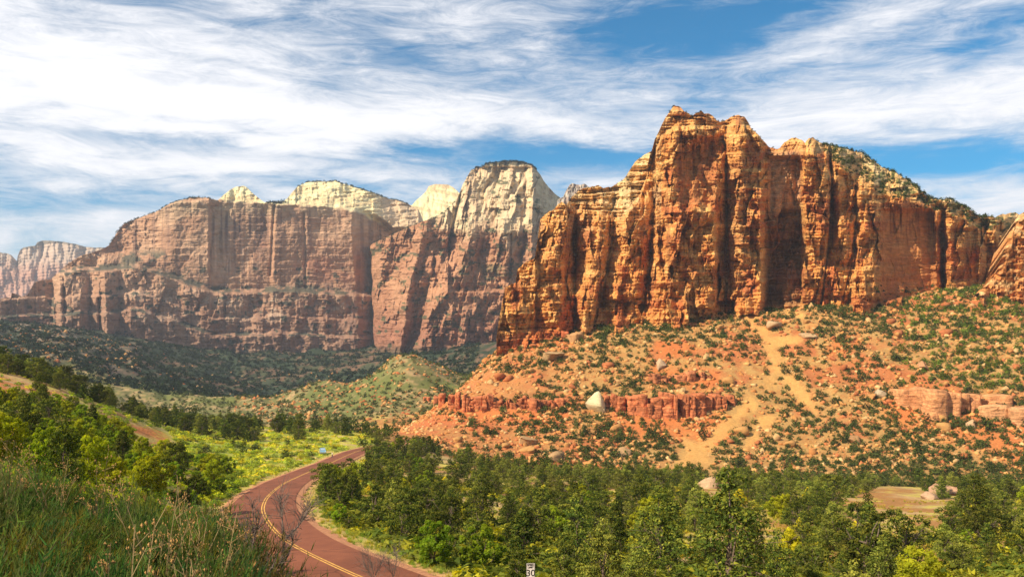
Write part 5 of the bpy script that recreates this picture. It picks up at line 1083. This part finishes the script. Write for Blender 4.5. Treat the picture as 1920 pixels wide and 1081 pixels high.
for row, (Y0, n_, p0, p1) in enumerate([(13.0, 24, -130, 470), (10.0, 18, -130, 455), (7.6, 12, -130, 440), (5.7, 9, -140, 430), (4.4, 7, -150, 430)]):
    for i in range(n_):
        px = p0 + (p1 - p0) * (i + .5 + rf.uniform(-.3, .3)) / n_; Y = Y0 * rf.uniform(.93, 1.07); x = (px - 960) / FPX * Y; z = float(gz(np.array([x]), np.array([Y]))[0])
        want = (HOR - (brush_top(px) + [0, 20, 55, 100, 170][row] + rf.uniform(-12, 22))) / FPX * Y; s = np.clip((want - z) / 1.15, .45, 1.7)
        if px > 400: s *= .85
        fg.append(dict(row=row, px=px, x=x, y=Y, z=z, s=s, k=3 if (px > 330 and rf.random() < .5) else int(rf.integers(0, 3))))
RW = ["in the farthest row of the bank", "in the fourth row back on the bank", "in the middle row of the bank", "in the second row of the bank", "in the nearest row of the bank"]
grp = {}
for f in fg: grp.setdefault(f['row'], []).append(f)
for r_, lst in grp.items(): from_left(lst, lambda t: t['px'], lambda t, w: "feathery green brush plant " + RW[r_] + ", " + w)
for f in fg:
    o = ob('rabbitbrush', None, None, (f['x'], f['y'], f['z'] - .05), f['label'], 'bush', "feathery green brush on the near bank"); o.rotation_euler = (rf.uniform(-.1, .1), rf.uniform(-.1, .1), rf.uniform(0, 6.28)); s = float(f['s']); o.scale = (s * .5 + .5, s * .5 + .5, s)
    ob('foliage', BR_[f['k']][0], o); ob('seed_heads', BR_[f['k']][1], o, kind='stuff')
# loose grass filling the bank
fgp = [grass_tuft(np.random.default_rng(520 + i), 60, 1.0, (.050, .085, .020), .006) for i in range(4)]
Yg = np.exp(rm.uniform(math.log(2.6), math.log(17), 5200)); Pg = rm.uniform(-260, 1150, 5200); Xg = (Pg - 960) / FPX * Yg; kk = (Pg < 470) | (rm.random(5200) < .3); Yg, Xg = Yg[kk], Xg[kk]; Zg = gz(Xg, Yg)
ob('grass', scatter_mesh('grass', fgp, np.stack([Xg, Yg, Zg], 1), rm.uniform(.18, .42, len(Xg)) * np.where((Xg / Yg * FPX + 960) > 470, .4, 1), rm.uniform(0, 6, len(Xg)), M_BRUSH), label="long green grass filling the gaps of the near brush bank", cat='grass', kind='stuff')
# dry weeds with seed heads
def weed(seed, H, n):
    rng = np.random.default_rng(seed); b = MB(); h = MB()
    for i in range(n):
        a = rng.uniform(0, 6.28); l = rng.uniform(.05, .3) * H; hh = H * rng.uniform(.6, 1); p0 = np.array([rng.normal() * .04, rng.normal() * .04, 0]); e = np.array([math.cos(a) * l, math.sin(a) * l, hh]); m_ = p0 * .45 + e * .55 + np.array([0, 0, .08 * H]); m_[:2] *= .8
        b.tube([tuple(p0), tuple(m_), tuple(e)], [.0045, .003, .0018], 3)
        for j in range(5):
            t = rng.uniform(.55, 1); q = m_ * (1 - t) + e * t; tt = q + rng.normal(size=3) * [.05, .05, .02] + [0, 0, .05]; b.tube([tuple(q), tuple(tt)], [.0016, .001], 3)
            for _ in range(3):
                p = tt + rng.normal(size=3) * .010; r = rng.uniform(.004, .008); h.add([p + np.array(w_) * r for w_ in ((1, 0, 0), (-.5, .87, 0), (-.5, -.87, 0), (0, 0, 1), (0, 0, -1))], [(0, 1, 3), (1, 2, 3), (2, 0, 3), (1, 0, 4), (2, 1, 4), (0, 2, 4)])
    return b.mesh('stems', M_STRAW), h.mesh('seed_heads', M_HEAD)
WD = [weed(800 + i, 1.0, 9) for i in range(3)]
wl = []
for (px, Y, tp, k, lab) in [(255, 4.2, 975, 0, "dry straw weed with seed heads, nearest one in the middle of the bank"), (180, 4.4, 1010, 1, "dry straw weed left of the middle one on the near bank"), (395, 4.6, 1030, 2, "short dry weed at the right end of the near bank"), (12, 9.5, 820, 0, "tall pale dry weed at the far left of the bank"), (48, 9.8, 828, 1, "second tall pale dry weed from the far left"),
                             (105, 9.6, 848, 2, "tall dry weed before the dark bush on the left"), (440, 8.5, 945, 1, "brown dry weed standing at the road edge of the bank"), (405, 8.0, 948, 2, "brown dry weed just left of the road edge weed"), (190, 9.0, 855, 0, "dry flower stalk rising above the middle of the bank"), (350, 8.2, 890, 1, "thin dry weed with round heads above the right bank"), (300, 7.4, 905, 2, "thin dry weed in the centre of the brush bank")]:
    x = (px - 960) / FPX * Y; z = float(gz(np.array([x]), np.array([Y]))[0]); s = ((HOR - tp) / FPX * Y - z)
    o = ob('dry_weed', None, None, (x, Y, z), lab, 'weed', "dry weeds on the near bank"); o.rotation_euler = (0, 0, rf.uniform(0, 6)); o.scale = (max(s, .3) * .8,) * 2 + (max(s, .3),)
    ob('stems', WD[k][0], o, kind='stuff'); ob('seed_heads', WD[k][1], o, kind='stuff')

# ------------------------------------------------------------------ bare saplings between the bank and the road
def sapling(px, Y, lines, label, r0=.03, seed=1, twigs=46):
    """lines: limbs drawn as picture points that stand at distance Y"""
    rng = np.random.default_rng(seed); x = (px - 960) / FPX * Y; z = float(gz(np.array([x]), np.array([Y]))[0]); b = MB(); tb = MB()
    root = ob('bare_sapling', None, None, (x, Y, z), label, 'sapling', "leafless saplings beside the road")
    def W3(q, dy=0): return np.array([(q[0] - 960) / FPX * (Y + dy) - x, dy, (HOR - q[1]) / FPX * (Y + dy) - z])
    for li, (pts, w) in enumerate(lines):
        dy = rng.uniform(-.5, .5) if li else 0
        P = [W3(q, dy * k / max(1, len(pts) - 1)) for k, q in enumerate(pts)]
        if li == 0: P = [np.array([0, 0, -.1])] + P
        b.tube([tuple(p) for p in P], [r0 * w * (1 - .75 * k / (len(P) - 1)) for k in range(len(P))], 5)
        for _ in range(int(twigs * len(pts) / 6)):
            k = rng.integers(max(0, len(P) - 1 - 3), len(P) - 1) if len(P) > 2 else 0; t = rng.random(); p = P[k] * (1 - t) + P[k + 1] * t; d = (P[k + 1] - P[k]); d /= np.linalg.norm(d); d = d + rng.normal(size=3) * .75; d[2] = d[2] + .35; d /= np.linalg.norm(d)
            l = rng.uniform(.10, .34) * Y / 14; q = p + d * l * .55 + rng.normal(size=3) * .02; e = q + (d + rng.normal(size=3) * .4) * l * .5; tb.tube([tuple(p), tuple(q), tuple(e)], [.0065, .004, .0022], 3)
            for _2 in range(2): e2 = q + (d + rng.normal(size=3) * .8) * l * .4; tb.tube([tuple(q), tuple(e2)], [.0035, .002], 3)
    ob('trunk', b.mesh('trunk', M_DEADWOOD), root); ob('twigs', tb.mesh('twigs', M_DEADWOOD), root)
sapling(524, 14, [([(524, 1120), (528, 1075), (529, 1040), (533, 1015), (534, 1008)], 1.0), ([(534, 1008), (545, 1000), (557, 988), (567, 975), (575, 960), (580, 948)], .6), ([(534, 1008), (530, 985), (528, 962), (526, 945), (522, 930)], .5), ([(528, 1060), (540, 1040), (548, 1018), (551, 1000)], .5)], "largest leafless sapling in front of the road's yellow line", .034, 3)
sapling(472, 13, [([(472, 1115), (473, 1060), (474, 1010), (475, 970), (473, 945)], .7), ([(474, 1010), (482, 990), (488, 970)], .4), ([(473, 1040), (464, 1015), (458, 990)], .4)], "slender leafless sapling at the left edge of the road", .03, 5, 40)
sapling(505, 12, [([(518, 1120), (508, 1080), (500, 1068), (490, 1058)], .7), ([(508, 1080), (516, 1062), (530, 1052)], .5)], "low leafless shrub at the bottom of the picture left of the largest sapling", .022, 8, 36)
sapling(700, 30, [([(700, 1110), (700, 1075), (694, 1050), (688, 1038)], .9), ([(700, 1085), (712, 1060), (720, 1045)], .6), ([(700, 1090), (690, 1068), (682, 1058)], .5)], "thin leafless shrub before the lower road, left of the next one", .02, 11, 60)
sapling(738, 30, [([(738, 1112), (738, 1078), (744, 1052), (742, 1040)], .9), ([(738, 1085), (730, 1062), (728, 1050)], .6)], "thin leafless shrub before the lower road, closest to the verge grass", .02, 13, 60)
# dead branch on the left hill
# ------------------------------------------------------------------ speed limit sign
M_SIGN = plain('sign_white', (.78, .72, .62), .5, 0, 6.0, .08); M_BLK = plain('sign_black', (.02, .02, .02), .5); M_POST = plain('galvanised_post', (.30, .28, .25), .5, .6, 8.0, .2)
Ys = 53.0; sx = (995 - 960) / FPX * Ys; sz1 = (HOR - 1055) / FPX * Ys; g0 = float(gz(np.array([sx]), np.array([Ys]))[0]); w_, h_ = .50, .86
sg = ob('speed_limit_sign', None, None, (sx, Ys, g0), "white speed limit 30 sign on a post beside the road at the bottom", 'sign'); sg.rotation_euler = (0, 0, math.radians(6))
sz = sz1 - g0
b = MB(); b.box(-w_ / 2, w_ / 2, -.004, .004, sz - h_, sz); ob('sign_panel', b.mesh('sign_panel', M_SIGN), sg)
b = MB()
for (x0, x1, z0, z1) in ((-w_ / 2 + .015, w_ / 2 - .015, sz - .03, sz - .018), (-w_ / 2 + .015, w_ / 2 - .015, sz - h_ + .018, sz - h_ + .03), (-w_ / 2 + .015, -w_ / 2 + .027, sz - h_ + .03, sz - .03), (w_ / 2 - .027, w_ / 2 - .015, sz - h_ + .03, sz - .03)): b.box(x0, x1, -.009, -.0045, z0, z1)
ob('sign_border', b.mesh('sign_border', M_BLK), sg)
b = MB(); b.box(-.03, .03, .006, .05, -.4, sz - .03); ob('sign_post', b.mesh('sign_post', M_POST), sg)
for (txt, zt, size) in (("SPEED", sz - .15, .145), ("LIMIT", sz - .29, .145), ("30", sz - .76, .56)):
    fc = bpy.data.curves.new('lettering', 'FONT'); fc.body = txt; fc.size = size; fc.align_x = 'CENTER'; fc.extrude = .002; fc.offset = .006
    fo = bpy.data.objects.new('tmp', fc); col.objects.link(fo); bpy.context.view_layer.update(); lm = bpy.data.meshes.new_from_object(fo.evaluated_get(bpy.context.evaluated_depsgraph_get())); bpy.data.objects.remove(fo); lm.materials.clear(); lm.materials.append(M_BLK); lo = ob('lettering', lm, sg); lo.location = (0, -.0085, zt); lo.rotation_euler = (math.radians(90), 0, 0)

# ------------------------------------------------------------------ the parked car
M_CAR = plain('blue_car_paint', (.22, .42, .55), .25, .2, None, .2, .6); M_GLS = plain('car_glass', (.35, .42, .48), .08, 0, None, 0, .8); M_TYRE = plain('tyre_rubber', (.03, .03, .03), .8); M_RIM = plain('wheel_rim', (.6, .6, .6), .3, .9); M_RED = plain('tail_light', (.5, .03, .02), .3); M_CHR = plain('bumper', (.55, .56, .58), .4, .3); M_PLT = plain('headlight', (.8, .8, .78), .2)
h = hit(605, 849, 150); cy = h[1]; cx = h[0]; cz = h[2]
car = ob('car', None, None, (cx, cy, cz), "small light blue car parked at the bend of the distant road", 'car'); car.rotation_euler = (0, 0, math.radians(15))
b = MB()
prof = [(-2.1, .35), (-2.15, .75), (-2.0, .98), (-1.0, 1.08), (-.45, 1.55), (1.35, 1.58), (2.0, 1.10), (2.1, .8), (2.08, .35)]
V = []; 
for (yy, zz) in prof:
    ww = .88 if zz < 1.2 else .68
    V += [(-ww, yy, zz), (ww, yy, zz)]
F = [(2 * i, 2 * i + 1, 2 * i + 3, 2 * i + 2) for i in range(len(prof) - 1)] + [(2 * len(prof) - 2, 2 * len(prof) - 1, 1, 0), tuple(range(0, 2 * len(prof), 2))[::-1], tuple(range(1, 2 * len(prof), 2))]
b.add(V, F); bo = ob('body', b.mesh('body', M_CAR), car); mo = bo.modifiers.new('bevel', 'BEVEL'); mo.width = .06; mo.segments = 2
b = MB(); b.add([(-.74, -1.02, 1.12), (.74, -1.02, 1.12), (.60, -.50, 1.52), (-.60, -.50, 1.52)], [(0, 1, 2, 3)]); [b.v.__setitem__(i, (b.v[i][0], b.v[i][1] - .03, b.v[i][2] + .02)) for i in range(4)]; b.add([(-.74, -.98, 1.1), (.74, -.98, 1.1), (.60, -.46, 1.5), (-.60, -.46, 1.5)], [(3, 2, 1, 0)]); ob('windscreen', b.mesh('windscreen', M_GLS), car)
b = MB(); b.box(-.60, .60, 1.45, 1.9, 1.12, 1.48, None, .06); ob('rear_window', b.mesh('rear_window', M_GLS), car)
for sx_ in (-1, 1):
    for (y0, y1) in ((-.55, .3), (.36, 1.25)):
        b = MB(); b.add([(sx_ * .87, y0, 1.12), (sx_ * .87, y1, 1.12), (sx_ * .72, y1 - .05, 1.48), (sx_ * .72, y0 + .25, 1.48), (sx_ * .80, y0, 1.12), (sx_ * .80, y1, 1.12), (sx_ * .66, y1 - .05, 1.48), (sx_ * .66, y0 + .25, 1.48)], [(0, 1, 2, 3), (7, 6, 5, 4)]); ob('side_window', b.mesh('side_window', M_GLS), car)
    for yy in (-1.35, 1.3):
        b = MB(); n_ = 16; 
        for x0, x1, r, nm, mt in ((.68, .9, .33, 'wheel', M_TYRE),):
            V = []
            for xx in (x0 * sx_, x1 * sx_):
                for k in range(n_): t_ = 2 * math.pi * k / n_; V.append((xx, yy + r * math.cos(t_), .33 + r * math.sin(t_)))
            b.add(V, [(k, (k + 1) % n_, n_ + (k + 1) % n_, n_ + k) for k in range(n_)] + [tuple(range(n_))[::-1], tuple(range(n_, 2 * n_))])
        wo_ = ob('wheel', b.mesh('wheel', M_TYRE), car); b = MB(); V = []
        for xx in (.88 * sx_, .915 * sx_):
            for k in range(n_): t_ = 2 * math.pi * k / n_; V.append((xx, yy + .2 * math.cos(t_), .33 + .2 * math.sin(t_)))
        b.add(V, [(k, (k + 1) % n_, n_ + (k + 1) % n_, n_ + k) for k in range(n_)] + [tuple(range(n_))[::-1], tuple(range(n_, 2 * n_))]); ob('rim', b.mesh('rim', M_RIM), wo_)
    b = MB(); b.box(sx_ * .72 - .12, sx_ * .72 + .12, -2.18, -2.08, .68, .86); ob('headlight', b.mesh('headlight', M_PLT), car)
    b = MB(); b.box(sx_ * .74 - .1, sx_ * .74 + .1, 2.05, 2.14, .85, 1.02); ob('tail_light', b.mesh('tail_light', M_RED), car)
b = MB(); b.box(-.86, .86, -2.24, -2.1, .36, .58); ob('bumper', b.mesh('bumper', M_CHR), car)
b = MB(); b.box(-.86, .86, 2.06, 2.2, .36, .58); ob('bumper', b.mesh('bumper', M_CHR), car)

# ------------------------------------------------------------------ the walker on the road
def skin_body(name, J, E, mat, lv=2):
    me = bpy.data.meshes.new(name); me.from_pydata([j[:3] for j in J], E, []); o = bpy.data.objects.new(name, me); col.objects.link(o)
    sm = o.modifiers.new('skin', 'SKIN'); sm.use_smooth_shade = True; o.modifiers.new('sub', 'SUBSURF').levels = lv; o.modifiers['sub'].render_levels = lv
    if not me.skin_vertices: me.skin_vertices.new()
    for i, j in enumerate(J): me.skin_vertices[0].data[i].radius = (j[3], j[4] if len(j) > 4 else j[3])
    me.skin_vertices[0].data[0].use_root = True
    bpy.context.view_layer.update(); dg = bpy.context.evaluated_depsgraph_get(); m2 = bpy.data.meshes.new_from_object(o.evaluated_get(dg)); bpy.data.objects.remove(o); m2.materials.clear(); m2.materials.append(mat); m2.name = name
    return m2
M_SKIN = plain('skin', (.55, .33, .22), .6); M_SHIRT = plain('pale_shirt', (.85, .83, .66), .8); M_TROU = plain('dark_trousers', (.05, .05, .07), .8); M_HAIR = plain('dark_hair', (.05, .035, .025), .8); M_SHOE = plain('shoes', (.06, .05, .05), .7)
rz_ = RS[np.argmin(np.abs(RS[:, 1] - 250))]; iw = int(np.argmin(np.abs(RS[:, 1] - 250))); wx = rz_[0] + RN[iw, 0] * 2.4; wy = rz_[1] + RN[iw, 1] * 2.4
_c = [(RS[iw, 0] + RN[iw, 0] * k, RS[iw, 1] + RN[iw, 1] * k) for k in (2.4, -2.4)]; wx, wy = min(_c, key=lambda q: q[0] / q[1] * 1.0)
pe = ob('person', None, None, (wx, wy, rz_[2] + .055), "person in a pale shirt and dark trousers walking on the distant road", 'person'); pe.rotation_euler = (0, 0, math.radians(-60))
body = skin_body('body', [(0, 0, .98, .15, .11), (0, 0, 1.2, .15, .10), (0, 0, 1.40, .16, .10), (0, 0, 1.50, .06), (0, .01, 1.58, .055), (0, .02, 1.66, .095), (0, .01, 1.74, .075),
    (.19, 0, 1.42, .055), (.24, -.06, 1.16, .042), (.23, .06, .94, .032), (.23, .09, .86, .035), (-.19, 0, 1.42, .055), (-.24, .08, 1.17, .042), (-.23, .22, .97, .032), (-.23, .27, .90, .035),
    (.09, 0, .90, .09), (.10, .14, .50, .062), (.10, .10, .09, .042), (.10, .22, .04, .04), (-.09, 0, .90, .09), (-.10, -.06, .50, .062), (-.10, -.32, .14, .042), (-.10, -.24, .05, .04)],
    [(0, 1), (1, 2), (2, 3), (3, 4), (4, 5), (5, 6), (2, 7), (7, 8), (8, 9), (9, 10), (2, 11), (11, 12), (12, 13), (13, 14), (0, 15), (15, 16), (16, 17), (17, 18), (0, 19), (19, 20), (20, 21), (21, 22)], M_SKIN)
ob('body', body, pe)
ob('shirt', skin_body('shirt', [(0, 0, 1.0, .175, .135), (0, 0, 1.2, .17, .12), (0, 0, 1.41, .18, .115), (.2, 0, 1.42, .07), (.235, -.045, 1.24, .058), (-.2, 0, 1.42, .07), (-.235, .055, 1.25, .058)], [(0, 1), (1, 2), (2, 3), (3, 4), (2, 5), (5, 6)], M_SHIRT), pe)
ob('trousers', skin_body('trousers', [(0, 0, .97, .165, .125), (.09, 0, .88, .105), (.10, .14, .50, .078), (.10, .10, .14, .06), (-.09, 0, .88, .105), (-.10, -.06, .50, .078), (-.10, -.31, .19, .06)], [(0, 1), (1, 2), (2, 3), (0, 4), (4, 5), (5, 6)], M_TROU), pe)
ob('hair', skin_body('hair', [(0, -.015, 1.70, .10, .09), (0, -.01, 1.76, .085)], [(0, 1)], M_HAIR), pe)
for (a, b_, c_) in ((.10, .16, .04), (-.10, -.28, .06)): ob('shoe', skin_body('shoe', [(a, b_ - .07, c_, .05, .05), (a, b_ + .11, c_ - .01, .045, .035)], [(0, 1)], M_SHOE, 1), pe)
print('objects', len(bpy.data.objects), 'verts', sum(len(m.vertices) for m in bpy.data.meshes))
